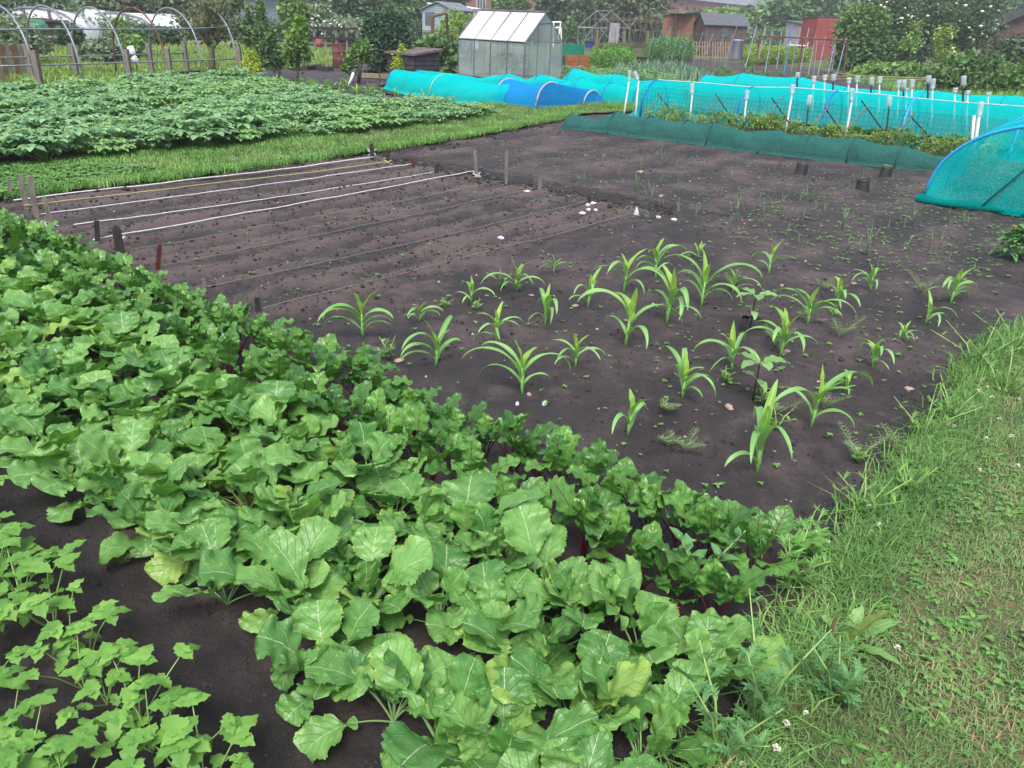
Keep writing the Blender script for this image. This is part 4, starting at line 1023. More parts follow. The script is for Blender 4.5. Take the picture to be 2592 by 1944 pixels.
# brassicas inside the long tunnel, pea row in front of it
cab = []
for i in range(4):
    mb = MB()
    for q in range(9):
        big_leaf(mb, 'sun', 1200 + i * 10 + q, .06, .22, .09, R(rnd.uniform(35, 75)), R(rnd.uniform(-25, 30)), q * GA, (0, 0, 0), None, .006, 0, 9, 5)
    cab.append(mb.mesh('cabbage_leaves', M['weed_blue'], True))
for i, px in enumerate(range(1650, 2640, 46)):
    yb = 296 + (px - 1620) * .123; p = G(px, yb) + NN * rnd.uniform(.3, .8)
    o = link('cabbage', rnd.choice(cab), None, (p.x, p.y, 0)); k = rnd.uniform(.9, 1.6); o.scale = (k, k, k); o.rotation_euler.z = rnd.uniform(0, 6); tag(o, 'leafy cabbage plant growing under the long turquoise net', 'cabbage', 'cabbages under the long net')
pm = []
for i in range(5):
    mb = MB(); bushy(mb, (0, 0, 0), .17, .14, .34, 150, .055); mb.tube([(0, 0, 0), (.02, 0, .3)], .006, 4)
    for k in range(4):
        a = rnd.uniform(0, 6); x, y = .1 * math.cos(a), .1 * math.sin(a); h = rnd.uniform(.35, .5)
        mb.tube([(x * .3, y * .3, 0), (x, y, h * .6), (x * 1.3, y * 1.3, h)], .004, 4)
        for j in range(8): mb.leaf8((x * 1.2, y * 1.2, h * (.5 + .06 * j)), (math.cos(j * 2.4), math.sin(j * 2.4), .4), (0, 0, 1), .05, .022)
    pm.append(mb.mesh('broad_bean_leaves', M['beanleaf'], False))
def on_row(px, s):
    lo, hi = 240.0, 600.0
    for _ in range(40):
        m_ = (lo + hi) / 2; p = G(px, m_)
        if toST(p.x, p.y)[0] > s: lo = m_
        else: hi = m_
    return G(px, lo)
px = 1640
while px < 2500:
    p = on_row(px, 13.25 + rnd.gauss(0, .1)) ; o = link('bean_plant', rnd.choice(pm), None, (p.x, p.y, 0)); k = rnd.uniform(.8, 1.15); o.scale = (k, k, k); o.rotation_euler.z = rnd.uniform(0, 6)
    tag(o, 'young yellow-green bean plant in the row between the dark green net and the bottle poles', 'bean plant', 'bean plants by the bottle poles'); px += rnd.uniform(13, 24)
# bottle poles
def bottle(e, base, d, L_, r, m):
    """upturned bottle over the tip of a pole: neck down"""
    mb = MB(); mb.lathe([(r * .36, -L_ * .05), (r * .36, .0), (r * .7, L_ * .1), (r * .95, L_ * .2), (r, L_ * .28), (r * .92, L_ * .5), (r, L_ * .7), (r, L_ * .94), (r * .85, L_), (.002, L_ * .97)], n=14)
    o = mb.build('bottle', m, e, True, base); z = Vector((0, 0, 1)); o.rotation_euler = z.rotation_difference(d).to_euler(); return o
def bpole(bx, by, tx, ty, btx, bty, r, pm_, lb, bm='bottle', row=13.75, w=.041, group='bottle-topped poles in front of the long net'):
    p = on_row(bx, row) if row else G(bx, by)
    t0 = at_dist(tx, ty, p); t1 = at_dist(btx, bty, p); e = empty('bottle_pole', p, lb, 'bottle pole', group)
    mb = MB(); mb.tube([(0, 0, -.03), (t0 - p) * .5, t0 - p, (t0 - p) + (t1 - t0) * .45], [r, r, r, r * .9], 8); mb.build('pole', pm_, e, True)
    d = t1 - t0; bottle(e, t0 - p + d * .06, d.normalized(), d.length * .94, w, M[bm])
TP = M['tpipe']; BK = M['black']
for a in ((1577, 300, 1592, 208, 1594, 177, .018, TP, 'leftmost white pole topped by an upright greenish bottle', 'bottle_g'), (1607, 300, 1616, 207, 1606, 181, .018, TP, 'white pole topped by a bottle tipped to the left'),
          (1744, 320, 1752, 242, 1752, 211, .016, TP, 'white pole with a bottle, third from the left'), (1880, 335, 1889, 256, 1892, 228, .016, TP, 'white pole with a blue-labelled bottle, fourth from the left'),
          (1985, 345, 2004, 243, 2008, 213, .017, TP, 'leaning white pole with a clear bottle left of the black pole'), (2036, 352, 2046, 272, 2051, 240, .012, BK, 'first black pole with a clear bottle'),
          (2136, 362, 2155, 262, 2156, 224, .018, TP, 'leaning white pole with a green-tinted bottle', 'bottle_g'), (2238, 375, 2250, 276, 2251, 244, .012, BK, 'second black pole with a clear bottle, right of the green-tinted one'),
          (2461, 400, 2477, 302, 2485, 257, .026, TP, 'thick white pole with a large bottle at the right end')):
    bpole(*a)
p = on_row(2455, 13.7); t0 = at_dist(2466, 293, p); mb = MB(); mb.tube([(0, 0, 0), t0 - p], .02, 8); tag(mb.build('white_pole', TP, None, True, p), 'bare white pole standing left of the large bottle pole', 'pole')
BB = [(2019, 199, 183), (2060, 212, 192), (2088, 207, 189), (2110, 208, 187), (2149, 214, 196), (2170, 212, 192), (2206, 219, 195), (2227, 214, 194), (2275, 227, 203), (2288, 229, 202), (2296, 231, 223), (2309, 226, 201), (2350, 214, 191), (2361, 231, 199), (2418, 237, 222), (2439, 222, 192), (2450, 240, 229), (2502, 243, 233)]
for i, (x, y, yt) in enumerate(BB):
    w = ('taller than its neighbours' if y < 215 else 'low behind the net'); od = ('first', 'second', 'third', 'fourth', 'fifth', 'sixth', 'seventh', 'eighth', 'ninth', 'tenth', 'eleventh', 'twelfth', 'thirteenth', 'fourteenth', 'fifteenth', 'sixteenth', 'seventeenth', 'last')[i]
    bpole(x - 4, 262, x - 1, y, x + 1, yt, .018, TP if i % 3 else BK, 'far bottle pole behind the turquoise nets, %s from the left, %s' % (od, w), ('bottle', 'bottle_g')[i in (5,)], 17.9, .05, 'bottle poles behind the nets')
# crossed canes and black mesh
def seg(mb, base, a, b, r, m=0, org=None):
    o = org or Vector((0, 0, 0)); A = at_dist(a[0], a[1], base) - o; B = at_dist(b[0], b[1], base) - o; mb.tube([A, B], r, 5, m)
XC = [((1675, 236), (1630, 292), (1665, 238), (1715, 300)), ((1823, 244), (1768, 305), (1811, 238), (1860, 312)), ((1985, 240), (1925, 315), (1953, 247), (2003, 320)), ((2103, 264), (2045, 332), (2088, 272), (2138, 345)), ((2200, 265), (2140, 330), (2180, 254), (2245, 345)), ((2318, 283), (2245, 365), (2304, 294), (2380, 375))]
for i, (a, b, c, d) in enumerate(XC):
    base = on_row((b[0] + d[0]) / 2, 13.5); e = empty('crossed_canes', base, ('leftmost', 'second', 'third', 'fourth', 'fifth', 'rightmost')[i] + ' pair of crossed canes in the bean row, counted from the left', 'canes', 'crossed canes in the bean row')
    for q, m_, (u_, v_) in ((0, W_, (a, b)), (1, D_, (c, d))):
        mb = MB(); bs = base + NN * (.04 * q); f = at_dist(v_[0], v_[1], bs); u3 = at_dist(u_[0], u_[1], bs); g = f + (f - u3) * max(0, (f.z) / max(.05, (u3 - f).z)); mb.tube([u3 - base, g - base], .011, 5); mb.build('cane', m_, e)
mb = MB(); A = on_row(1608, 14.1); B = on_row(2455, 14.1); org = A.copy(); L_ = (B - A).length; dd = (B - A).normalized()
hA = hfor(A, 226); n_ = int(L_ / .075)
for k in range(n_ + 1):
    q = A + dd * (.075 * k); h = .62 + .02 * noise.noise((k * .2, 0, 0)); mb.tube([q - org, q - org + Vector((rnd.uniform(-.01, .01), 0, h))], .0024, 3, 0, False)
for k in range(9):
    z = .04 + .072 * k; mb.tube([A + dd * (L_ * j / 30) - org + Vector((0, 0, z + .008 * noise.noise((j * .5, k * .3, 0)))) for j in range(31)], .0022, 3, 0, False)
tag(mb.build('mesh_fence', M['black'], None, False, org), 'black plastic mesh fence standing behind the bean row', 'fence')
# rails behind
mb = MB(); b = on_row(2100, 18.4)
for a_, c_ in (((2052, 196), (2168, 192)), ((2070, 200), (2345, 203)), ((2110, 184), (2168, 192)), ((2168, 192), (2350, 199))): seg(mb, b, a_, c_, .014, 0, b)
tag(mb.build('cane_rail', M['wood_tan'], None, False, b), 'thin cane rails tied across the far bottle poles', 'rail')
# ============================================================ GREENHOUSE
def greenhouse():
    C0 = G(1325, 210); ax = -UU; ay = NN; Ls, Lw = 2.62, 1.95
    er = hfor(C0, 108); eg = er; Rg = C0 + ay * Lw / 2; rg = hfor(Rg, 31)
    e = empty('greenhouse', C0, 'small aluminium greenhouse with misty panes in the middle of the background', 'greenhouse')
    def Q(a, b, z): return ax * a + ay * b + Vector((0, 0, z))
    bars = []
    def bar(nm, A, B, r=.024):
        mb = MB(); mb.tube([A, B], r, 4); mb.build(nm, M['alu'], e)
    base = MB(); base.tube([Q(0, 0, .05), Q(Ls, 0, .05), Q(Ls, Lw, .05), Q(0, Lw, .05), Q(0, 0, .05)], .035, 4); base.build('base', M['alu'], e)
    for k in range(5):
        a = Ls * k / 4; bar('glazing_bar', Q(a, 0, 0), Q(a, 0, er)); bar('glazing_bar', Q(a, 0, er), Q(a, Lw / 2, rg)); bar('glazing_bar', Q(a, Lw, 0), Q(a, Lw, er), .012); bar('glazing_bar', Q(a, Lw, er), Q(a, Lw / 2, rg), .012)
    bar('eave', Q(0, 0, er), Q(Ls, 0, er), .026); bar('eave', Q(0, Lw, er), Q(Ls, Lw, er), .02); bar('ridge', Q(-.03, Lw / 2, rg), Q(Ls + .03, Lw / 2, rg), .035)
    bar('brace', Q(.3, .03, er * .72), Q(.06, .03, .06), .010); bar('brace', Q(Ls * .82, .03, er * .9), Q(Ls * .95, .03, .08), .010)
    d0, d1 = .62, 1.28
    yy = lambda b: er + (rg - er) * (1 - abs(b - Lw / 2) / (Lw / 2))
    for A in (0, Ls):
        for b in (d0, d1): bar('gable_bar', Q(A, b, 0), Q(A, b, yy(b)), .016)
        bar('gable_bar', Q(A, 0, er), Q(A, Lw, er), .010) if A else bar('gable_bar', Q(A, d0, yy(d0) - .02), Q(A, d1, yy(d1) - .02), .016)
    for k in range(4):
        a, b = Ls * k / 4 + .02, Ls * (k + 1) / 4 - .02
        for wy, m_ in ((0, 'pane'), (Lw, 'pane')):
            mb = MB(); mb.quad(Q(a, wy, .06), Q(b, wy, .06), Q(b, wy, er - .02), Q(a, wy, er - .02)); mb.build('side_pane', M[m_], e)
        for wy, sg in ((0, 1), (Lw, -1)):
            mb = MB(); mb.quad(Q(a, wy, er + .012), Q(b, wy, er + .012), Q(b, Lw / 2, rg - .012), Q(a, Lw / 2, rg - .012)); mb.build('roof_pane', M['pane_roof'], e)
    for A in (0, Ls):
        for b0, b1, nm in ((0.02, d0 - .015, 'gable_pane'), (d0 + .015, d1 - .015, 'door'), (d1 + .015, Lw - .02, 'gable_pane')):
            mb = MB(); z0, z1 = yy(b0), yy(b1); pts = [Q(A, b0, .06), Q(A, b1, .06), Q(A, b1, z1 - .02)]
            if nm == 'door' and True: pts.append(Q(A, Lw / 2, rg - .03))
            pts.append(Q(A, b0, z0 - .02)); i = len(mb.v); mb.v += pts; mb.f.append(tuple(range(i, i + len(pts)))); mb.m.append(0); mb.build(nm, M['pane'], e)
    gp = MB(); bushy(gp, tuple(Q(Ls * .5, Lw * .5, 0)), 1.0, .7, .75, 700, .12); o = gp.build('greenhouse_plants', M['weed_blue'], None, False, C0); tag(o, 'green plants growing inside the greenhouse', 'plants')
    return C0
GH = greenhouse()
# ============================================================ HOOP HOUSE FRAME
def hoophouse():
    near = [(101, 232, 12, 'm'), (215, 226, 14, 'm'), (328, 219, 18, 'm'), (430, 213, 19, 'r'), (519, 207, 20, 'm'), (607, 201, 17, 'm')]
    P = [G(x, y) for x, y, a, b in near]; st = (P[1] - P[0]); P = [P[0] - st * 1.0] + P; W = 2.5; e = empty('hoop_house_frame', P[0], 'bare tubular hoop house frame at the left behind the potatoes', 'hoop house frame')
    o = P[0]; tops = [15, 12, 14, 18, 20, 20, 17]; mts = ['metal', 'metal', 'metal', 'metal', 'rust', 'metal', 'metal']; D = -UU; hs_ = []
    for p, tp, m_ in zip(P, tops, mts):
        h = hfor(p + D * W / 2, tp); hs_.append(h); mb = MB(); mb.tube([q - o for q in arch(p, D, W, h, 21, .72)], .021, 6); mb.build('hoop', M[m_], e, True)
    for off, z, nm in ((0, .5, 'rail'), (W, .5, 'rail'), (W * .12, 0, 'top_rail')):
        mb = MB(); pts = []
        for p, h in zip(P, hs_):
            q = p + D * off; zz = z if nm == 'rail' else h * (math.sin(math.acos(1 - 2 * .12)) ** .72); pts.append(q - o + Vector((0, 0, zz)))
        mb.tube(pts, .018, 6); mb.build(nm, M['metal'], e, True)
    for k in (1, 3, 4, 6):
        mb = MB(); mb.box(P[k] - o + Vector((.04, 0, .38)), (.11, .11, .8)); mb.build('post', M['wood'], e)
    for k in (2, 3, 5, 6):
        mb = MB(); mb.box(P[k] + D * W - o + Vector((0, 0, .38)), (.11, .11, .8)); mb.build('post', M['wood'], e)
hoophouse()
# ============================================================ TREES AND BUSHES
def mpp(base):                       # metres per photo pixel at a place
    cp, sp = math.cos(PITCH), math.sin(PITCH); return (base[1] * cp + CAM_H * sp) / FPX
def crown_cards(ells, n, size, up=.4, clump=26, jit=.24, flat=1.0):
    """ells: (centre Vector, rx, ry(depth), rz). leaf-shaped cards gathered in clumps"""
    vol = np.array([e[1] * e[2] * e[3] for e in ells]) ** .7; vol /= vol.sum(); C = []; 
    for (c, rx, ry, rz), f in zip(ells, vol):
        m_ = max(12, int(n * f)); nc = max(4, m_ // clump); d = nrg.normal(size=(nc, 3)); d /= np.linalg.norm(d, axis=1)[:, None]
        rr = nrg.uniform(.35, 1.0, nc) ** .45; cc = d * rr[:, None] * np.array([rx, ry, rz]); k = nrg.integers(0, nc, m_)
        g = nrg.normal(size=(m_, 3)) * jit * np.array([rx, ry, rz]) * nrg.uniform(.5, 1.3, nc)[k][:, None]
        C.append(cc[k] + g + np.array([c[0], c[1], c[2]]))
    P = np.concatenate(C); n = len(P); a = nrg.normal(size=(n, 3)); a[:, 2] *= .6; a /= np.linalg.norm(a, axis=1)[:, None]
    b = nrg.normal(size=(n, 3)); b[:, 2] += up; b = np.cross(a, b); b /= np.linalg.norm(b, axis=1)[:, None]
    s = (size * nrg.uniform(.55, 1.4, n))[:, None]; V = np.stack([P - a * s, P + b * s * .55, P + a * s, P - b * s * .55], 1).reshape(-1, 3)
    return V, (np.arange(n) * 4)[:, None] + np.array([[0, 1, 2, 3]])
def tree(name, px, py, ells, lm, n, size, lb, cat='tree', trunk=None, tr=.09, bark='bark', flowers=0, group=None, depth=.9, tips=None, nb=6):
    """ells in photo pixels (cx, cy, rx, ry) at the distance of the tree's foot; real depth"""
    base = G(px, py); k = mpp(base); e = empty(name, base, lb, cat, group); E_ = []
    for j, (cx, cy, rx, ry) in enumerate(ells):
        c = at_dist(cx, cy, base) - base; c.y += (rnd.uniform(-.3, .3)) * rx * k; E_.append((c, rx * k, max(rx, ry * .6) * k * depth, ry * k))
    V, F = crown_cards(E_, n, size); link('crown', np_mesh('crown', V, F, lm), e)
    if tips:
        T = [(c + Vector((0, 0, rz * .55)), rx * .7, ry * .7, rz * .5) for c, rx, ry, rz in E_]; V, F = crown_cards(T, n // 6, size); link('young_leaves', np_mesh('young_leaves', V, F, tips), e)
    if flowers:
        f = MB()
        for i in range(flowers):
            c, rx, ry, rz = rnd.choice(E_); a = rnd.uniform(0, 6.28); z = rnd.uniform(-.6, .95); q = math.sqrt(max(0, 1 - z * z)); o = c + Vector((rx * q * math.cos(a), -abs(ry * q * math.sin(a)) * 1.4, rz * z))
            s = rnd.uniform(.09, .17) * (1 if size > .08 else .6)
            lump(f, o, s * .6, 6)
        f.build('blossom', M['flower'], e)
    t = MB(); top = E_[0][0] if trunk is None else at_dist(trunk[0], trunk[1], base) - base
    t.tube([(0, 0, -.1), top * .35 + Vector((.02, 0, 0)), top * .7, top], [tr, tr * .8, tr * .6, tr * .35], 8)
    for i in range(nb):
        c, rx, ry, rz = E_[i % len(E_)]; tgt = c + Vector((rnd.uniform(-.7, .7) * rx, rnd.uniform(-.7, .7) * ry, rnd.uniform(0, .8) * rz)); o = top * rnd.uniform(.45, .9)
        t.tube([o, o.lerp(tgt, .5) + Vector((0, 0, -.08 * rz)), tgt], [tr * .4, tr * .25, tr * .06], 5)
    t.build('trunk', M[bark], e, True); return e
F_ = lambda *a, **k: foliage(*a, **k)  # background tree greens are lightened in their colour to stand in for haze
M['lf_dark'] = F_('dark_tree_leaf', (.030, .068, .032), (.085, .155, .06), None, .15, .6, .5)
M['lf_mid'] = F_('green_tree_leaf', (.055, .13, .045), (.14, .25, .085), None, .2, .6, .5)
M['lf_olive'] = F_('olive_tree_leaf', (.06, .09, .045), (.15, .19, .095), None, .18, .6, .45)
M['lf_light'] = F_('light_tree_leaf', (.09, .19, .05), (.20, .34, .09), None, .25, .6, .7)
M['lf_yel'] = F_('yellow_green_leaf', (.13, .26, .04), (.32, .42, .08), None, .3, .55, 2.0)
M['lf_yew'] = F_('blue_green_needle', (.022, .07, .035), (.06, .13, .06), None, .1, .7, 1.5)
M['lf_gold'] = F_('golden_conifer_spray', (.20, .30, .03), (.42, .50, .05), None, .2, .7, 4)
M['lf_grey'] = F_('hazy_green_leaf', (.12, .19, .12), (.22, .30, .18), None, .2, .6, .4)
# far line of trees closing the view
TL = [(-150, 94, [(-150, 20, 120, 60)], 'lf_dark', 'dark tree at the far left edge'), (60, 92, [(60, 10, 110, 55), (0, 40, 70, 40)], 'lf_grey', 'hazy tall tree behind the small hut at far left'),
      (235, 90, [(230, -5, 120, 48)], 'lf_olive', 'olive-green tree above the white polytunnel'), (400, 90, [(400, 0, 110, 50), (340, 30, 60, 30)], 'lf_dark', 'dark tree between the two polytunnels'),
      (560, 92, [(560, -20, 50, 45), (520, 20, 50, 40)], 'lf_olive', 'olive tree behind the bare-branched apple tree'),
      (870, 98, [(900, 25, 65, 45), (860, 45, 50, 40)], 'lf_dark', 'dark tree left of the grey-blue shed'), (985, 100, [(990, 30, 65, 50), (940, 55, 60, 35), (1040, 60, 50, 45)], 'lf_mid', 'green tree rising behind the dark cypress'),
      (1110, 96, [(1100, -12, 60, 30)], 'lf_dark', 'dark tree above the grey-blue shed roof'), (1280, 98, [(1292, 14, 34, 26)], 'lf_light', 'light green tree between the two brick houses'),
      (1440, 104, [(1450, 20, 75, 70), (1400, 15, 40, 60), (1420, 75, 50, 30)], 'lf_dark', 'dark tree behind the greenhouse skeleton'), (1640, 118, [(1550, 0, 90, 62), (1620, 5, 65, 55), (1580, 35, 95, 40)], 'lf_olive', 'large olive tree with a thick trunk behind the bean canes'),
      (1800, 112, [(1800, 46, 60, 13), (1860, 40, 50, 14)], 'lf_light', 'light green hedge shrub above the sheds'), (1970, 118, [(1985, 45, 70, 42), (2045, 20, 80, 50)], 'lf_mid', 'green tree behind the brown shed'),
      (2120, 120, [(2120, 5, 90, 55), (2090, 55, 70, 45)], 'lf_olive', 'olive tree behind the red shed'), (2560, 140, [(2580, 10, 110, 75), (2480, 20, 80, 60)], 'lf_dark', 'dark tree in the top right corner'), (2720, 150, [(2720, 40, 130, 110)], 'lf_mid', 'green tree beyond the right edge')]
for px, py, el, lm, lb in TL:
    tree('broadleaf_tree', px, py, el, M[lm], 6500, .15 * mpp(G(px, py)) / .022, lb, tr=.22 if px != 1640 else .42, depth=.4)
# low hedge filling beneath
HED = [(-80, 105), (90, 100), (300, 98), (480, 98), (640, 99), (760, 100), (900, 104), (1030, 107), (1290, 110), (1500, 112), (1660, 116), (1830, 120), (1990, 122), (2150, 128), (2300, 135), (2450, 140), (2600, 148)]
for i, (px, py) in enumerate(HED):
    tree('hedge_shrub', px, py, [(px, py - 24, 95, 26), (px + 50, py - 20, 60, 22)], M[('lf_mid', 'lf_dark', 'lf_grey')[i % 3]], 3600, .10 * mpp(G(px, py)) / .03,
         ('grey-green', 'dark', 'hazy')[i % 3] + ' hedge shrub in the far boundary, number %s along from the left' % ('one two three four five six seven eight nine ten eleven twelve thirteen fourteen fifteen sixteen seventeen'.split()[i]), 'shrub', None, .08, group='boundary hedge', nb=3, depth=.2)
tree('apple_tree', 535, 192, [(540, 50, 70, 60), (490, 70, 45, 45), (590, 75, 35, 45), (540, 0, 60, 30)], M['lf_olive'], 1000, .06, 'sparse apple tree with many bare twigs behind the hoop frame', trunk=(532, 40), tr=.11, bark='bark_moss', nb=70)
tree('pear_tree', 716, 200, [(665, 130, 38, 38), (630, 60, 10, 38), (662, 55, 11, 46), (640, 98, 22, 24), (688, 110, 20, 34), (700, 150, 20, 26)], M['lf_mid'], 4200, .05, 'dark bushy fruit tree with upright shoots beside the golden conifer', trunk=(672, 110), tr=.05)
tree('fruit_tree', 736, 130, [(742, 50, 26, 46), (725, 20, 18, 30), (760, 40, 25, 30)], M['lf_light'], 3000, .12, 'light leafy tree behind the two small fruit trees', tr=.08)
tree('plum_tree', 752, 214, [(752, 120, 28, 42), (755, 75, 20, 26), (740, 150, 17, 26), (772, 100, 15, 30)], M['lf_light'], 1100, .075, 'young fruit tree with large leaves and yellowish top left of the rusty barrel', trunk=(752, 90), tr=.035, tips=M['lf_yel'])
tree('hawthorn', 800, 110, [(800, 45, 45, 28), (840, 70, 45, 25), (775, 70, 35, 25)], M['lf_grey'], 4200, .13, 'hawthorn covered in white blossom behind the young fruit trees', flowers=60, tr=.1)
tree('hawthorn', 900, 112, [(890, 80, 60, 26)], M['lf_grey'], 2600, .12, 'pale green bush behind the rusty barrel', 'bush', tr=.06, flowers=12)
tree('small_apple_tree', 887, 206, [(897, 152, 20, 18), (912, 120, 20, 22), (878, 172, 14, 10), (928, 145, 14, 18)], M['lf_light'], 1500, .055, 'small light green apple tree in front of the rusty barrel', trunk=(880, 160), tr=.04, bark='bark_moss')
tree('cypress', 975, 190, [(960, 120, 38, 66), (945, 80, 25, 35), (1000, 115, 34, 56), (985, 70, 20, 30), (1015, 85, 20, 35)], M['lf_yew'], 11000, .055, 'dark blue-green cypress bush with two peaks left of the black box', 'conifer', tr=.07)
for px, py, el, lb in ((638, 212, [(638, 182, 23, 24), (637, 156, 15, 22)], 'round golden conifer at the corner of the potato patch'), (1018, 196, [(1018, 166, 22, 22), (1017, 143, 14, 20), (1016, 126, 6, 12)], 'pointed golden conifer in front of the black box')):
    tree('golden_conifer', px, py, el, M['lf_gold'], 4200, .032, lb, 'conifer', tr=.04, depth=1.0)
tree('yellow_shrub', 1150, 150, [(1140, 75, 35, 30), (1165, 50, 28, 22), (1125, 100, 20, 22)], M['lf_yel'], 1500, .075, 'yellow-green leafy shrub leaning on a wooden frame left of the greenhouse', 'shrub', tr=.04)
tree('rhubarb_clump', 1110, 190, [(1100, 125, 42, 26), (1125, 155, 32, 26), (1075, 120, 20, 16)], M['lf_mid'], 900, .14, 'large-leaved green plant between the black box and the greenhouse', 'plant', tr=.03)
tree('red_tipped_tree', 2165, 188, [(2172, 112, 48, 55), (2190, 60, 50, 36), (2150, 80, 30, 40), (2140, 155, 30, 20), (2210, 140, 50, 45)], M['lf_mid'], 15000, .085, 'big bushy tree with reddish shoot tips right of the red shed', tr=.14, tips=M['bronze'])
tree('elder_tree', 2330, 178, [(2330, 45, 110, 60), (2420, 40, 90, 55), (2270, 90, 60, 50), (2340, 110, 110, 40), (2230, 20, 60, 40), (2450, 90, 60, 30)], M['lf_dark'], 20000, .085, 'large dark elder with cream flower heads at the upper right', flowers=115, tr=.16)
tree('young_tree', 2294, 196, [(2310, 92, 24, 34), (2300, 120, 22, 18), (2330, 105, 16, 20)], M['lf_light'], 700, .07, 'slender young tree with a pale stem in front of the elder', trunk=(2312, 75), tr=.03, bark='bark_moss')
tree('young_tree', 2370, 196, [(2385, 110, 25, 34), (2400, 140, 32, 28), (2395, 85, 12, 18)], M['lf_yel'], 1300, .06, 'yellowish young tree right of the slender one', tr=.03, bark='bark_moss')
for i, (px, py, el, lm, lb) in enumerate(((2420, 238, [(2430, 185, 62, 42), (2380, 205, 45, 28), (2480, 175, 50, 40)], 'lf_mid', 'broad rounded bush behind the far bottle poles'), (2545, 236, [(2560, 205, 70, 32)], 'lf_light', 'light green bush at the right edge behind the net'),
        (2560, 200, [(2565, 145, 55, 42)], 'lf_dark', 'dark bush in front of the brown building at the right edge'), (2680, 240, [(2680, 190, 80, 50)], 'lf_mid', 'bush just beyond the right edge'), (2300, 200, [(2290, 178, 50, 16), (2220, 178, 40, 14)], 'lf_light', 'low weedy growth under the elder'),
        (2440, 165, [(2440, 130, 45, 20)], 'lf_olive', 'brownish hedge below the brown building'), (265, 165, [(260, 125, 35, 22), (225, 135, 22, 16)], 'lf_grey', 'tall clump of weeds behind the hoop frame'), (190, 125, [(180, 92, 24, 18)], 'lf_dark', 'dark bush left of the white polytunnel'),
        (40, 165, [(30, 90, 70, 40), (60, 115, 50, 18)], 'lf_grey', 'drooping grey-green bush over the old fence at far left'), (305, 112, [(300, 76, 15, 18)], 'lf_light', 'small tree in front of the polytunnel door'), (390, 112, [(400, 90, 50, 18)], 'lf_dark', 'low dark bush below the second polytunnel'), (345, 150, [(330, 120, 40, 24)], 'lf_light', 'light green weeds beside the white bottle stick'))):
    tree('bush', px, py, el, M[lm], 2800, .09 * max(.6, mpp(G(px, py)) / .013), lb, 'bush', None, .04, nb=3)
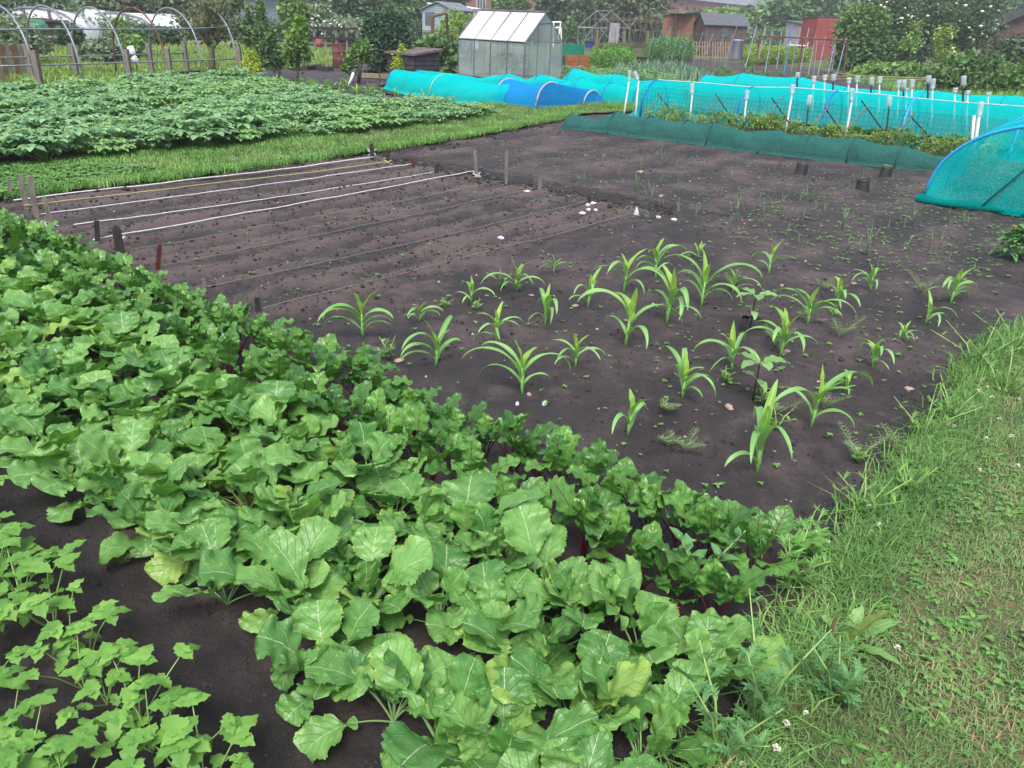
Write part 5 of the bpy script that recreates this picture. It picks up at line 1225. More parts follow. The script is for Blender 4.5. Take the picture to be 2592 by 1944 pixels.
# ============================================================ BUILDINGS
def frame_(xl, yl, xr, yr):
    A = G(xl, yl); B = G(xr, yr); d = (B - A); w = d.length; d.normalize(); return A, d, Vector((-d.y, d.x, 0)), w
def boards(mb, A, d, w, z0, z1, n, org, off=.0, m=0, nrm=None):
    """overlapping horizontal boards on a wall line A + d*w"""
    nrm = nrm or Vector((d.y, -d.x, 0)); h = (z1 - z0) / n
    for k in range(n):
        a = A - org + nrm * (.022 + off); b = A - org + nrm * (.004 + off); z = z0 + k * h
        mb.quad(a + Vector((0, 0, z)), a + d * w + Vector((0, 0, z)), b + d * w + Vector((0, 0, z + h)), b + Vector((0, 0, z + h)), m)
        mb.quad(b + Vector((0, 0, z)), b + d * w + Vector((0, 0, z)), a + d * w + Vector((0, 0, z)), a + Vector((0, 0, z)), m)
def shed(name, lb, cat, xl, yl, xr, yr, yeave, yridge, dep, wm, rm, kind='eave', nb=11, over=.12, rise=None):
    """kind eave: ridge parallel to the front; gable: gable faces the camera; pent: slopes to the back/front"""
    A, d, q, w = frame_(xl, yl, xr, yr); he = hfor(A, yeave); e = empty(name, A, lb, cat); c = [Vector((0, 0, 0)), d * w, d * w + q * dep, q * dep]
    if kind == 'gable': mid = A + d * w / 2; hr = hfor(mid, yridge)
    elif kind == 'eave': mid = A + q * dep / 2; hr = hfor(mid, yridge)
    else: hr = he + (rise or 0)
    mb = MB(); U = lambda z: Vector((0, 0, z))
    hb = he if kind != 'pent' else hr
    for i, j in ((0, 1), (1, 2), (2, 3), (3, 0)):
        zi = he if (i in (0, 1) or kind != 'pent') else hb; zj = he if (j in (0, 1) or kind != 'pent') else hb
        mb.quad(c[i] - U(.1), c[j] - U(.1), c[j] + U(zj), c[i] + U(zi))
    if kind == 'gable':
        for y in (0, dep): i = len(mb.v); mb.v += [q * y + U(he), d * w + q * y + U(he), d * w / 2 + q * y + U(hr)]; mb.f.append((i, i + 1, i + 2)); mb.m.append(0)
    if kind == 'eave':
        for x in (0, w): i = len(mb.v); mb.v += [d * x + U(he), d * x + q * dep + U(he), d * x + q * dep / 2 + U(hr)]; mb.f.append((i, i + 1, i + 2)); mb.m.append(0)
    boards(mb, Vector((0, 0, 0)), d, w, 0, he, nb, Vector((0, 0, 0))); boards(mb, d * w, q, dep, 0, he, nb, Vector((0, 0, 0)), nrm=d)
    if kind == 'gable':
        for k in range(4):
            z0 = he + (hr - he) * k / 4; ww = w * (1 - (k + .9) / 4); 
            if ww > .05: boards(mb, d * (w - ww) / 2, d, ww, z0, he + (hr - he) * (k + 1) / 4 - .01, 1, Vector((0, 0, 0)))
    mb.build('wall', wm, e); rb = MB(); o = over
    def slab(p0, p1, p2, p3, th=.05):
        i = len(rb.v); rb.v += [p0, p1, p2, p3] + [p + U(th) for p in (p0, p1, p2, p3)]
        for f in ((3, 2, 1, 0), (4, 5, 6, 7), (0, 1, 5, 4), (1, 2, 6, 5), (2, 3, 7, 6), (3, 0, 4, 7)): rb.f.append(tuple(i + k for k in f)); rb.m.append(0)
    if kind == 'gable':
        sl = (hr - he) / (w / 2)
        slab(-d * o - q * o + U(he - sl * o + .03), d * w / 2 - q * o + U(hr + .03), d * w / 2 + q * (dep + o) + U(hr + .03), -d * o + q * (dep + o) + U(he - sl * o + .03))
        slab(d * w / 2 - q * o + U(hr + .031), d * (w + o) - q * o + U(he - sl * o + .031), d * (w + o) + q * (dep + o) + U(he - sl * o + .031), d * w / 2 + q * (dep + o) + U(hr + .031))
    elif kind == 'eave':
        sl = (hr - he) / (dep / 2)
        slab(-d * o - q * o + U(he - sl * o + .03), d * (w + o) - q * o + U(he - sl * o + .03), d * (w + o) + q * dep / 2 + U(hr + .03), -d * o + q * dep / 2 + U(hr + .03))
        slab(-d * o + q * dep / 2 + U(hr + .032), d * (w + o) + q * dep / 2 + U(hr + .032), d * (w + o) + q * (dep + o) + U(he - sl * o + .032), -d * o + q * (dep + o) + U(he - sl * o + .032))
    else:
        slab(-d * o - q * o + U(he + .03), d * (w + o) - q * o + U(he + .03), d * (w + o) + q * (dep + o) + U(hr + .03), -d * o + q * (dep + o) + U(hr + .03))
    rb.build('roof', rm, e); return e, A, d, q, w, he
def panel(e, A, d, q, w, name, fx0, fx1, z0, z1, m, frame=None, proud=.03, bars=0):
    mb = MB(); U = lambda z: Vector((0, 0, z)); a = d * (w * fx0) - q * proud; b = d * (w * fx1) - q * proud
    def bx(p, r, za, zb, th): 
        i = len(mb.v); mb.v += [p + U(za), r + U(za), r + U(zb), p + U(zb), p + U(za) + q * th, r + U(za) + q * th, r + U(zb) + q * th, p + U(zb) + q * th]
        for f in ((0, 1, 2, 3), (7, 6, 5, 4), (4, 5, 1, 0), (5, 6, 2, 1), (6, 7, 3, 2), (7, 4, 0, 3)): mb.f.append(tuple(i + k for k in f)); mb.m.append(0)
    bx(a, b, z0, z1, proud - .003); o = mb.build(name, m, e)
    if frame:
        mb.v.clear(); mb.f.clear(); mb.m.clear(); t = .05 if w < 4 else .07; a -= q * .012; b -= q * .012
        bx(a - d * t, a, z0 - t, z1 + t, .05); bx(b, b + d * t, z0 - t, z1 + t, .05); bx(a, b, z1, z1 + t, .049); bx(a, b, z0 - t, z0, .049)
        for k in range(bars): c = a.lerp(b, (k + 1) / (bars + 1)); bx(c - d * t * .4, c + d * t * .4, z0, z1, .04)
        mb.build('frame', frame, o)
    return o
e, A, d, q, w, he = shed('garden_shed', 'narrow grey-blue garden shed left of the greenhouse', 'shed', 1070, 126, 1145, 130, 24, 7, 3.4, M['greyblue'], M['slate'], 'gable', 1)
panel(e, A, d, q, w, 'window', .1, .42, he * .62, he * .95, M['windowg']); panel(e, A, d, q, w, 'ledge', .02, .35, he * .44, he * .5, M['wood_tan'], proud=.12)
e, A, d, q, w, he = shed('white_lean_to', 'white-fronted lean-to beside the grey-blue shed', 'shed', 1148, 122, 1210, 122, 22, 0, 2.0, M['white'], M['white'], 'pent', 1, rise=.2)
e, A, d, q, w, he = shed('open_shed', 'orange-brown boarded shed with a grey door, left of the brown shed', 'shed', 1747, 134, 1789, 134, 33, 0, 2.6, M['tanshed'], M['felt'], 'pent', 12, rise=-.25)
panel(e, A, d, q, w, 'door', .42, .86, .05, he * .9, M['concrete'])
mb = MB(); b = G(1700, 132); c = at_dist(1700, 36, b) - b
for k in (0, 1): mb.box(Vector((k * 2.0, 0, c.z / 2)), (.09, .09, c.z))
mb.box((1.0, 1.6, c.z / 2), (2.3, .05, c.z)); mb.box((1.05, .8, c.z + .05), (2.5, 1.8, .05)); tag(mb.build('lean_to', M['wood_dark'], None, False, b), 'dark open lean-to full of shadow left of the orange-brown shed', 'lean-to')
e, A, d, q, w, he = shed('brown_shed', 'brown boarded shed with grey felt roof and one dark window', 'shed', 1777, 138, 1880, 142, 61, 35, 2.4, M['brownshed'], M['felt'], 'eave', 12, .16)
panel(e, A, d, q, w, 'window', .40, .56, he * .62, he * .93, M['windowg'], M['brownshed'])
e, A, d, q, w, he = shed('red_shed', 'bright red boarded shed with a flat pale roof edge', 'shed', 2052, 148, 2114, 150, 44, 0, 1.8, M['redshed'], M['felt'], 'pent', 13, .04, rise=-.15)
e, A, d, q, w, he = shed('grey_shed', 'small grey shed partly hidden left of the red one', 'shed', 2012, 140, 2050, 141, 62, 0, 1.5, M['concrete'], M['felt'], 'pent', 1, rise=.2)
e, A, d, q, w, he = shed('brown_outbuilding', 'dark brown outbuilding with sloping roof and a pinkish door at the right edge', 'building', 2440, 178, 2720, 192, 100, 22, 4.0, M['brownshed'], M['wood_dark'], 'gable', 9, .3)
panel(e, A, d, q, w, 'door', .31, .50, .7, he * 1.08, M['concrete']); panel(e, A, d, q, w, 'frame_post', .53, .55, .5, he * 1.1, M['white'])
# houses
def house(name, lb, x0, y0, x1, y1, hh, dep, rm, wins, zw=(1.0, 2.3), z2=None, wm=None, roofh=2.4):
    A, d, q, w = frame_(x0, y0, x1, y1); e = empty(name, A, lb, 'house'); mb = MB(); U = lambda z: Vector((0, 0, z))
    c = [Vector((0, 0, 0)), d * w, d * w + q * dep, q * dep]
    for i, j in ((0, 1), (1, 2), (2, 3), (3, 0)): mb.quad(c[i] - U(.3), c[j] - U(.3), c[j] + U(hh), c[i] + U(hh))
    o = mb.build('wall', wm or M['brick'], e); rb = MB(); v = .4
    rb.quad(-d * v - q * v + U(hh), d * (w + v) - q * v + U(hh), d * (w + v) + q * dep / 2 + U(hh + roofh), -d * v + q * dep / 2 + U(hh + roofh))
    rb.quad(-d * v + q * dep / 2 + U(hh + roofh), d * (w + v) + q * dep / 2 + U(hh + roofh), d * (w + v) + q * (dep + v) + U(hh), -d * v + q * (dep + v) + U(hh))
    for x in (0, w): i = len(rb.v); rb.v += [d * x + U(hh), d * x + q * dep + U(hh), d * x + q * dep / 2 + U(hh + roofh)]; rb.f.append((i, i + 1, i + 2)); rb.m.append(0)
    ro = rb.build('roof', rm, e)
    for fx in wins:
        for z0, z1 in ([zw] + ([z2] if z2 else [])): panel(e, A, d, q, w, 'window', fx - .6 / w, fx + .6 / w, z0, z1, M['windowg'], M['white'], .05, 2)
    return e, A, d, q, w, ro
house('brick_house', 'brick house with a white window above the greenhouse ridge, left', 1150, 84, 1262, 87, 5.4, 7, M['slate'], (.58,), (2.6, 4.4))
house('brick_house', 'brick house with a white window above the right end of the greenhouse', 1328, 89, 1420, 92, 5.4, 7, M['slate'], (.42,), (2.4, 4.2))
e, A, d, q, w, ro = house('brick_terrace', 'long brick building with white pipes above the sheds', 1600, 92, 1900, 97, 6.0, 8, M['slate'], (), wm=M['brick'])
for fx in (.71, .83): panel(e, A, d, q, w, 'drainpipe', fx - .004, fx + .004, .2, 6, M['white'], proud=.08)
panel(e, A, d, q, w, 'gutter', .0, 1.0, 2.05, 2.4, M['concrete'], proud=.3)
e, A, d, q, w, ro = house('bungalow', 'long low house with a grey-blue roof and small chimney at the upper left', 585, 80, 850, 84, 2.6, 9, M['slate'], (.2, .5), (.9, 2.0), wm=M['greyblue'], roofh=3.6)
mb = MB(); mb.box(d * (w * .45) + q * 3.0 + Vector((0, 0, 5.2)), (1.1, .8, 2.4), math.atan2(d.y, d.x)); mb.box(d * (w * .45) + q * 3.0 + Vector((0, 0, 6.45)), (1.25, .95, .12), math.atan2(d.y, d.x)); mb.build('chimney', M['brick'], ro)
house('red_roofed_house', 'house with an orange tiled roof glimpsed between trees', 850, 86, 935, 88, 3.2, 7, M['rust'], (), roofh=2.0)
# ============================================================ POLYTUNNELS
def poly(lb, xl, yl, xr, yr, L_, yt):
    A, d, q, w = frame_(xl, yl, xr, yr); h = hfor(A + d * w / 2, yt); ax = (d * .93 + q * .45).normalized(); side = Vector((-ax.y, ax.x, 0)); W = 4.2
    e = empty('polytunnel', A, lb, 'polytunnel', 'white polytunnels'); P = []; n = 17
    for f in (0, .33, .66, 1): P += [side * (W / 2 * (1 - math.cos(math.pi * k / (n - 1)))) + ax * (L_ * f) + Vector((0, 0, h * math.sin(math.pi * k / (n - 1)) ** .6)) for k in range(n)]
    mb = MB(); mb.grid(P, 4, n); mb.build('cover', M['poly'], e, True)
    for s_ in (0, 3):
        mb = MB(); mb.v += P[s_ * n:(s_ + 1) * n]; mb.f.append(tuple(range(n))); mb.m.append(0); mb.build('end_sheet', M['poly'], e)
    for f in (.32, .62):
        mb = MB(); mb.box(side * (W * f) - ax * .06 + Vector((0, 0, h * .46)), (.09, .09, h * .92)); mb.build('door_post', M['wood'], e)
    mb = MB(); mb.tube([side * (W * .1) - ax * .08 + Vector((0, 0, h * .6)), side * (W * .9) - ax * .08 + Vector((0, 0, h * .6))], .045, 5); mb.build('cross_rail', M['wood'], e)
    mb = MB(); mb.tube([v - ax * .02 for v in P[:n]], .05, 5); mb.build('end_hoop', M['metal'], e)
poly('bright white polytunnel with wooden door posts behind the bare hoops', 205, 100, 365, 100, 9.0, 26)
poly('second pale polytunnel half hidden behind the apple tree', 395, 102, 520, 102, 9.0, 38)
# ============================================================ YARD THINGS
def lathe_thing(name, px, py, pt, prof, m, lb, cat, parts=()):
    p = G(px, py); h = hfor(p, pt); e = empty(name, p, lb, cat)
    for nm, pr, mm in [(name.split('_')[-1] + '_body', prof, m)] + list(parts):
        mb = MB(); mb.lathe([(r * h, z * h) for r, z in pr], n=24); mb.build(nm, mm, e, True)
    return e, p, h
lathe_thing('oil_barrel', 860, 170, 109, [(.30, 0), (.31, .01), (.31, .30), (.32, .32), (.31, .34), (.31, .64), (.32, .66), (.31, .68), (.31, .98), (.32, 1), (.29, 1), (.28, .6), (.001, .55)], M['rust'], 'rusty red oil barrel used as a burner', 'barrel')
lathe_thing('compost_bin', 1861, 150, 101, [(.40, 0), (.40, .06), (.37, .08), (.30, .93), (.29, .95)], M['bin'], 'dark blue-grey plastic compost bin with a pale lid', 'compost bin', [('lid', [(.31, .95), (.31, .99), (.2, 1.03), (.001, 1.04)], M['binlid'])])
lathe_thing('black_tub', 1625, 160, 144, [(.85, 0), (.95, .1), (1.0, .95), (1.05, 1), (.95, 1), (.9, .3), (.001, .25)], M['black'], 'black round tub standing against the picket fence', 'tub')
lathe_thing('blue_tub', 1490, 122, 104, [(.55, 0), (.7, 1), (.75, 1.02), (.66, 1), (.5, .3), (.001, .3)], M['bluetub'], 'blue tub inside the greenhouse skeleton', 'tub')
# black compost box with felt lid
A, d, q, w = frame_(1000, 196, 1108, 206); A, B, C_ = G(998, 186), G(1050, 200), G(1110, 190)
h0 = hfor(B, 142); e = empty('compost_box', B, 'black tarred compost box with a brown felt lid behind the golden conifer', 'box'); a_ = UU * -1.15; b_ = NN * 1.05
mb = MB(); U = lambda z: Vector((0, 0, z)); c = [Vector((0, 0, 0)), -a_ * -0 + b_, a_ + b_, a_]
for i, j in ((0, 1), (1, 2), (2, 3), (3, 0)): mb.quad(c[i], c[j], c[j] + U(h0 + (.12 if j in (1, 2) else 0)), c[i] + U(h0 + (.12 if i in (1, 2) else 0)))
boards(mb, a_, -a_.normalized(), a_.length, 0, h0, 5, Vector((0, 0, 0)), nrm=-NN); boards(mb, Vector((0, 0, 0)), NN, b_.length, 0, h0, 5, Vector((0, 0, 0)), nrm=UU); mb.build('boards', M['blackbox'], e)
mb = MB(); o = .08; t = [UU * o - NN * o + U(h0 + .01), UU * o + b_ + NN * o + U(h0 + .14), a_ - UU * o + b_ + NN * o + U(h0 + .14), a_ - UU * o - NN * o + U(h0 + .01)]
mb.v += t + [v + U(.06) for v in t]
for f in ((3, 2, 1, 0), (4, 5, 6, 7), (0, 1, 5, 4), (1, 2, 6, 5), (2, 3, 7, 6), (3, 0, 4, 7)): mb.f.append(f); mb.m.append(0)
mb.build('lid', M['lidfelt'], e)
def sticks(name, lb, cat, base, lst, m, r=.02, part=None, group=None):
    """one thing; every stick (top, bottom in photo pixels) a child"""
    e = empty(name, base, lb, cat, group)
    for it in lst:
        (a, b), mm, rr = it[0], (it[1] if len(it) > 1 else m), (it[2] if len(it) > 2 else r)
        bs = base + Vector((0, (it[3] if len(it) > 3 else 0), 0)); mb = MB(); mb.tube([at_dist(b[0], b[1], bs) - base, at_dist(a[0], a[1], bs) - base], rr, 5); mb.build(part or 'bar', mm, e)
    return e
A_ = M['alu']; GB = G(1510, 124)
sk = []
for dx, dy, dep in ((0, 0, 0), (36, 1, 2.4)):
    for a, b in (((1463, 68), (1463, 124)), ((1463, 68), (1511, 27)), ((1511, 27), (1558, 70)), ((1558, 70), (1558, 124)), ((1463, 70), (1500, 70)), ((1500, 70), (1470, 118)), ((1520, 72), (1558, 118))): sk.append((((a[0] + dx, a[1] + dy), (b[0] + dx, b[1] + dy)), M['metal'], .028, dep))
for a, b in (((1463, 68), (1499, 69)), ((1511, 27), (1547, 28)), ((1558, 70), (1594, 71))): sk.append(((a, b), M['metal'], .025, 1.2))
sticks('greenhouse_skeleton', 'bare metal greenhouse skeleton without glass behind the picket fence', 'greenhouse frame', GB, sk, A_, .03)
e = empty('grey_board', GB + Vector((1.2, .3, 0)), 'grey sheet standing inside the greenhouse skeleton', 'board'); mb = MB(); mb.box((0, 0, .9), (.75, .03, 1.7), .2); mb.build('sheet', M['concrete'], e)
CB = G(1620, 126); cn = []
for i in range(19):
    x = 1478 + i * 14.3; yt = 26 + rnd.uniform(0, 14); cn.append((((x + 3, yt), (x - 4, 124)), W_ if i % 3 else M['wood_tan'], .017, 0)); cn.append((((x - 2, yt + 6), (x + 8, 122)), W_, .015, .9))
cn += [(((1500, 48), (1736, 60)), M['wood_tan'], .022, .4), (((1540, 45), (1700, 54)), M['wood_tan'], .02, .5), (((1665, 40), (1637, 150)), M['wood_red'], .035, -2)]
sticks('bean_cane_row', 'long double row of tall bean canes in front of the olive tree', 'cane frame', CB, cn, W_, .018, 'cane')
TB = G(1760, 165); tc_ = []
for bx, by, tx, ty in ((1060, 670, 1135, 340), (1125, 690, 1215, 340), (1200, 735, 1320, 300), (1310, 750, 1415, 340), (1440, 690, 1535, 360), (1560, 740, 1680, 360), (1690, 650, 1790, 380), (1790, 770, 1920, 380), (1910, 800, 2085, 210), (1905, 780, 2020, 370)):
    tc_.append((((1400 + tx * .226, ty * .226), (1400 + bx * .226, by * .226)), M['metal'], .02, 0))
for x, y0, y1 in ((1195, 400, 710), (1290, 450, 700), (1525, 320, 700), (1655, 600, 750), (1760, 300, 750), (1920, 330, 520), (2110, 340, 720)): tc_.append((((1400 + x * .226 + 1, y0 * .226), (1400 + x * .226, y1 * .226)), M['dark_stem'], .014, .6))
tc_.append((((1652, 77), (1895, 96)), M['greenplastic'], .008, 0))
sticks('cane_tripod_row', 'row of pale leaning canes tied with green string in front of the sheds', 'cane frame', TB, tc_, W_, .02, 'cane')
FB = G(2030, 190); fc = []
X = lambda x: 1850 + x * .3354
for a, b in (((215, 270), (190, 530)), ((545, 290), (505, 560)), ((880, 310), (850, 580)), ((215, 270), (885, 305))): fc.append((((X(a[0]), a[1] * .3354), (X(b[0]), b[1] * .3354)), M['rust'], .032, 0))
for i, (bx, by, tx, ty) in enumerate(((110, 510, 195, 190), (180, 550, 265, 190), (255, 555, 315, 230), (345, 520, 385, 235), (395, 580, 460, 200), (520, 550, 590, 210), (580, 580, 640, 260), (650, 595, 715, 275), (730, 570, 795, 280), (790, 610, 870, 285), (455, 540, 500, 270), (625, 560, 650, 300), (765, 520, 790, 330))):
    fc.append((((X(tx), ty * .3354), (X(bx), by * .3354)), M['pipe_grey'] if i != 4 else M['pipe_blue'], .022 if i < 10 else .014, .1 if i < 10 else .9))
sticks('pole_frame', 'rusty rail frame with leaning grey poles and one blue pole before the red shed', 'pole frame', FB, fc, W_, .02, 'pole')
# picket fence
A, d, q, w = frame_(1510, 160, 1637, 152); e = empty('picket_fence', A, 'low mossy picket fence in front of the greenhouse skeleton', 'fence')
for k in range(26):
    mb = MB(); mb.box(d * (w * k / 25) + U(.45), (.07, .02, .9), math.atan2(d.y, d.x)); mb.build('picket', M['fence'], e)
for z in (.72,): mb = MB(); mb.box(d * w / 2 + q * -.03 + U(z), (w, .03, .16), math.atan2(d.y, d.x)); mb.build('rail', M['fence'], e)
for f in (0, .5, 1): mb = MB(); mb.box(d * (w * f) + q * .08 + U(.7), (.12, .12, 1.45)); mb.build('post', M['fence'], e)
A, d, q, w = frame_(1757, 150, 1850, 150); e = empty('fence_panel', A, 'old slatted fence panel leaning against the brown shed', 'fence panel')
for k in range(15):
    mb = MB(); mb.tube([d * (w * k / 14), d * (w * k / 14) + q * .4 + d * .3 + U(.95)], .035, 4); mb.build('slat', M['wood_tan'], e)
mb = MB(); mb.tube([d * .1 + q * .3 + U(.65), d * (w + .1) + q * .3 + U(.65)], .03, 4); mb.build('rail', M['wood_tan'], e)
A, d, q, w = frame_(1430, 172, 1502, 172); hh_ = hfor(A, 139); e = empty('raised_bed', A, 'orange plank raised bed right of the greenhouse', 'raised bed')
for k in range(2): mb = MB(); mb.box(d * w / 2 + U(hh_ * (.25 + .5 * k)), (w, .04, hh_ * .47), math.atan2(d.y, d.x)); mb.build('plank', M['orange'], e)
for f in (0, .45, 1): mb = MB(); mb.box(d * (w * f) - q * .05 + U(hh_ * .6), (.07, .05, hh_ * 1.2), math.atan2(d.y, d.x)); mb.build('post', M['fence'], e)
mb = MB(); mb.box(d * w / 2 + q * .5 + U(hh_ * .45), (w, .95, hh_ * .9), math.atan2(d.y, d.x)); mb.build('soil_fill', M['soil2'], e)
A, d, q, w = frame_(1424, 150, 1478, 152); h = hfor(A, 113); mb = MB(); mb.box(d * w / 2 + q * .6 + U(h / 2), (w, 1.2, h), math.atan2(d.y, d.x), 0, .95); tag(mb.build('netted_crop_cover', M['net_cov'], None, False, A), 'low green netted box behind the orange plank bed', 'crop cover')
A = G(1446, 122); mb = MB(); P = []
for i in range(6):
    for j in range(6): P.append((-.55 + i * .22, j * .16, (.78 - abs(i - 2.6) * .17) * (1 - .08 * j) + .12 * noise.noise((i * .9, j * .9, 2)) if 0 < i < 5 else 0))
mb.grid(P, 6, 6); tag(mb.build('tarpaulin', M['slate'], None, False, A), 'grey tarpaulin heaped behind the greenhouse', 'tarpaulin')
b = G(1410, 130); sticks('plastic_rack', 'white plastic frame sticking out behind the greenhouse', 'frame', b, [(((1396, 56), (1420, 56)),), (((1420, 54), (1413, 100)),), (((1400, 70), (1418, 70)),), (((1420, 70), (1421, 112)),), (((1402, 56), (1400, 118)),)], M['white'], .05)
b = G(1105, 160); sticks('wooden_frame', 'brown wooden post frame in front of the grey-blue shed', 'frame', b, [(((1092, 42), (1102, 150)), M['wood_brown'], .08), (((1092, 42), (1130, 32)), M['wood_brown'], .06), (((1130, 34), (1136, 150)), M['wood_dark'], .05)], M['wood_brown'], .06)
# white post with bag, poles, planks, bag of compost
p = G(882, 219); mb = MB(); mb.tube([(0, 0, 0), at_dist(895, 184, p) - p], .035, 6); tag(mb.build('white_stick', M['white'], None, True, p), 'short white stick leaning in the soil left of the turquoise net', 'stick')
p = G(908, 210); mb = MB(); mb.tube([(0, 0, 0), at_dist(914, 160, p) - p], .05, 7); mb.tube([(.0, -.02, .35), (-.2, .02, .1), (-.28, .1, .02)], .03, 5); tag(mb.build('dark_post', M['wood_dark'], None, True, p), 'dark wet post beside the white stick', 'post')
p = G(963, 222); e = empty('bagged_stake', p, 'thin stake with a black bag at its foot left of the turquoise net', 'stake'); mb = MB(); mb.tube([(0, 0, 0), at_dist(959, 170, p) - p], .014, 5); mb.build('stake', M['dark_stem'], e)
mb = MB(); lump(mb, (.05, 0, .06), .11, 10); mb.build('bag', M['black'], e, True)
b = G(1010, 180); mb = MB(); mb.tube([at_dist(1006, 175, b) - b, at_dist(1019, 138, b) - b], .035, 5); tag(mb.build('leaning_stick', M['wood_brown'], None, False, b), 'brown stick leaning on the black box', 'stick')
for i, (xa, ya, xb, yb, m_, lb) in enumerate(((912, 196, 985, 199, 'wood_tan', 'pale plank lying behind the left end of the net'), (900, 188, 960, 186, 'wood', 'grey plank lying behind the dark post'), (968, 194, 1002, 196, 'wood_dark', 'dark timber end by the golden conifer'),
        (770, 178, 806, 172, 'wood_dark', 'dark edging board behind the young fruit trees'), (806, 176, 838, 180, 'wood_dark', 'second dark edging board beside the rusty barrel'), (430, 196, 500, 190, 'wood_dark', 'dark edging board under the hoop frame rail'))):
    A, d, q, w = frame_(xa, ya, xb, yb); mb = MB(); mb.box(d * w / 2 + U(.06), (w, .2, .12), math.atan2(d.y, d.x)); tag(mb.build('plank', M[m_], None, False, A), lb, 'plank')
p = G(1100, 212); mb = MB(); lump(mb, (0, 0, .08), .22, 12); lump(mb, (.5, .1, .05), .20, 12); lump(mb, (-.3, .2, .08), .2, 12); o = mb.build('plastic_sacks', M['white'], None, True, p); tag(o, 'crumpled white and pink plastic sacks behind the turquoise net', 'sacks')
# white bottle stick by the hoops, old fence, hut
p = G(350, 190); e = empty('bottle_scarer', p, 'white plastic bottles on a thin stick in the grass behind the hoop frame', 'bird scarer'); t = at_dist(342, 150, p) - p; mb = MB(); mb.tube([(0, 0, 0), t], .015, 5); mb.build('stick', M['dark_stem'], e)
for a, b_, r in (((349, 158), (337, 143), .075), ((339, 141), (328, 116), .085)):
    A = at_dist(a[0], a[1], p) - p; B = at_dist(b_[0], b_[1], p) - p; dd = B - A; mb = MB(); mb.lathe([(.001, 0), (r * .5, .01), (r, dd.length * .25), (r, dd.length * .95), (.001, dd.length)], n=12); o = mb.build('bottle', M['white'], e, True, A); o.rotation_euler = Vector((0, 0, 1)).rotation_difference(dd).to_euler()
A, d, q, w = frame_(-60, 204, 66, 200); e = empty('old_fence', A, 'old brown slatted fence under the drooping bush at far left', 'fence')
for k in range(9): mb = MB(); mb.box(d * (w * k / 8) + U(.36), (.10, .04, .72 + .1 * rnd.random()), math.atan2(d.y, d.x)); mb.build('slat', M['wood_brown'] if k % 2 else M['wood'], e)
mb = MB(); mb.box(d * w / 2 + q * .04 + U(.66), (w, .05, .09), math.atan2(d.y, d.x)); mb.build('rail', M['wood'], e)
shed('small_hut', 'low brown hut among bushes at far left', 'hut', 60, 118, 165, 114, 58, 50, 1.6, M['wood_brown'], M['wood_dark'], 'eave', 6)
p = G(95, 118); mb = MB(); t = at_dist(95, 50, p) - p; mb.lathe([(.55, t.z - .35), (.5, t.z - .15), (.3, t.z), (.001, t.z + .03)], n=14); mb.lathe([(.05, 0), (.05, t.z - .3)], n=8); tag(mb.build('green_feeder', M['greenplastic'], None, True, p), 'green plastic dome on a post beside the low hut', 'feeder')
A, d, q, w = frame_(770, 122, 905, 124); e = empty('rail_fence', A, 'dark post and rail fence behind the rusty barrel', 'fence')
for k in range(6): mb = MB(); mb.box(d * (w * k / 5) + U(.6), (.1, .1, 1.25)); mb.build('post', M['wood'], e)
for z in (.5, .95): mb = MB(); mb.box(d * w / 2 - q * .07 + U(z), (w, .04, .1), math.atan2(d.y, d.x)); mb.build('rail', M['wood_dark'], e)
p = G(808, 120); mb = MB(); mb.lathe([(.001, 0), (.16, .0), (.22, .4), (.2, .38), (.001, .3)], n=14); tag(mb.build('red_bucket', M['redshed'], None, True, p), 'small red bucket in the grass left of the rusty barrel', 'bucket')
# white crates and tray
b = G(2015, 150); e = empty('white_rack', b, 'white wire rack standing left of the red shed', 'rack'); 
for z in (0.1, .45, .85):
    mb = MB(); mb.tube([(-.6, 0, z), (.6, 0, z), (.6, .6, z), (-.6, .6, z), (-.6, 0, z)], .03, 4); mb.build('shelf', M['white'], e)
for x in (-.6, -.2, .2, .6): mb = MB(); mb.tube([(x, 0, 0), (x, 0, 1.1)], .028, 4); mb.build('upright', M['white'], e)
b = G(2112, 166); e = empty('seed_tray', b, 'pale tray of orange pots on a stand in front of the red shed', 'tray'); mb = MB(); mb.box((0, 0, .55), (.8, .4, .1)); mb.build('tray', M['binlid'], e)
mb = MB(); mb.box((-.3, 0, .25), (.05, .05, .5)); mb.box((.3, 0, .25), (.05, .05, .5)); mb.build('stand', M['wood_dark'], e)
for x in (-.25, 0, .25): mb = MB(); mb.lathe([(.07, .6), (.1, .75), (.08, .75), (.001, .7)], (x, 0, 0), 12); mb.build('pot', M['orange'], e, True)
# ============================================================ FAR PLOT PLANTS
lowm = []
for i in range(4):
    mb = MB(); bushy(mb, (0, 0, 0), .3, .3, .3, 120, .09)
    for k in range(14): mb.tube([(0, 0, 0), (.28 * math.cos(k * .9), .28 * math.sin(k * .9), .12 + .01 * k)], .008, 4)
    lowm.append(mb)
lm_ = {k: [m_.mesh(k, M[k]) for m_ in lowm] for k in ('weed_blue', 'potato', 'weed', 'lf_yel')}
def field(poly, step, k0, mk, name, lb, cat, group, jit=.15, zs=1.0, n_max=110):
    n = 0; c = [(x, y) for x, y in poly]; s = 11.0
    while s < 60:
        t = -30.0
        while t < 4:
            p = ST(s + rnd.gauss(0, jit * step), t + rnd.gauss(0, jit * step)); t += step * .75
            if p.y < 5: continue
            u = proj(p.x, p.y, .1)
            if inpoly(u[0], u[1], c) and n < n_max:
                o = link(name, rnd.choice(lm_[mk]), None, (p.x, p.y, -.02)); k = k0 * rnd.uniform(.75, 1.2); o.scale = (k, k, k * zs); o.rotation_euler.z = rnd.uniform(0, 6); tag(o, lb, cat, group); n += 1
        s += step * 1.3
    return n
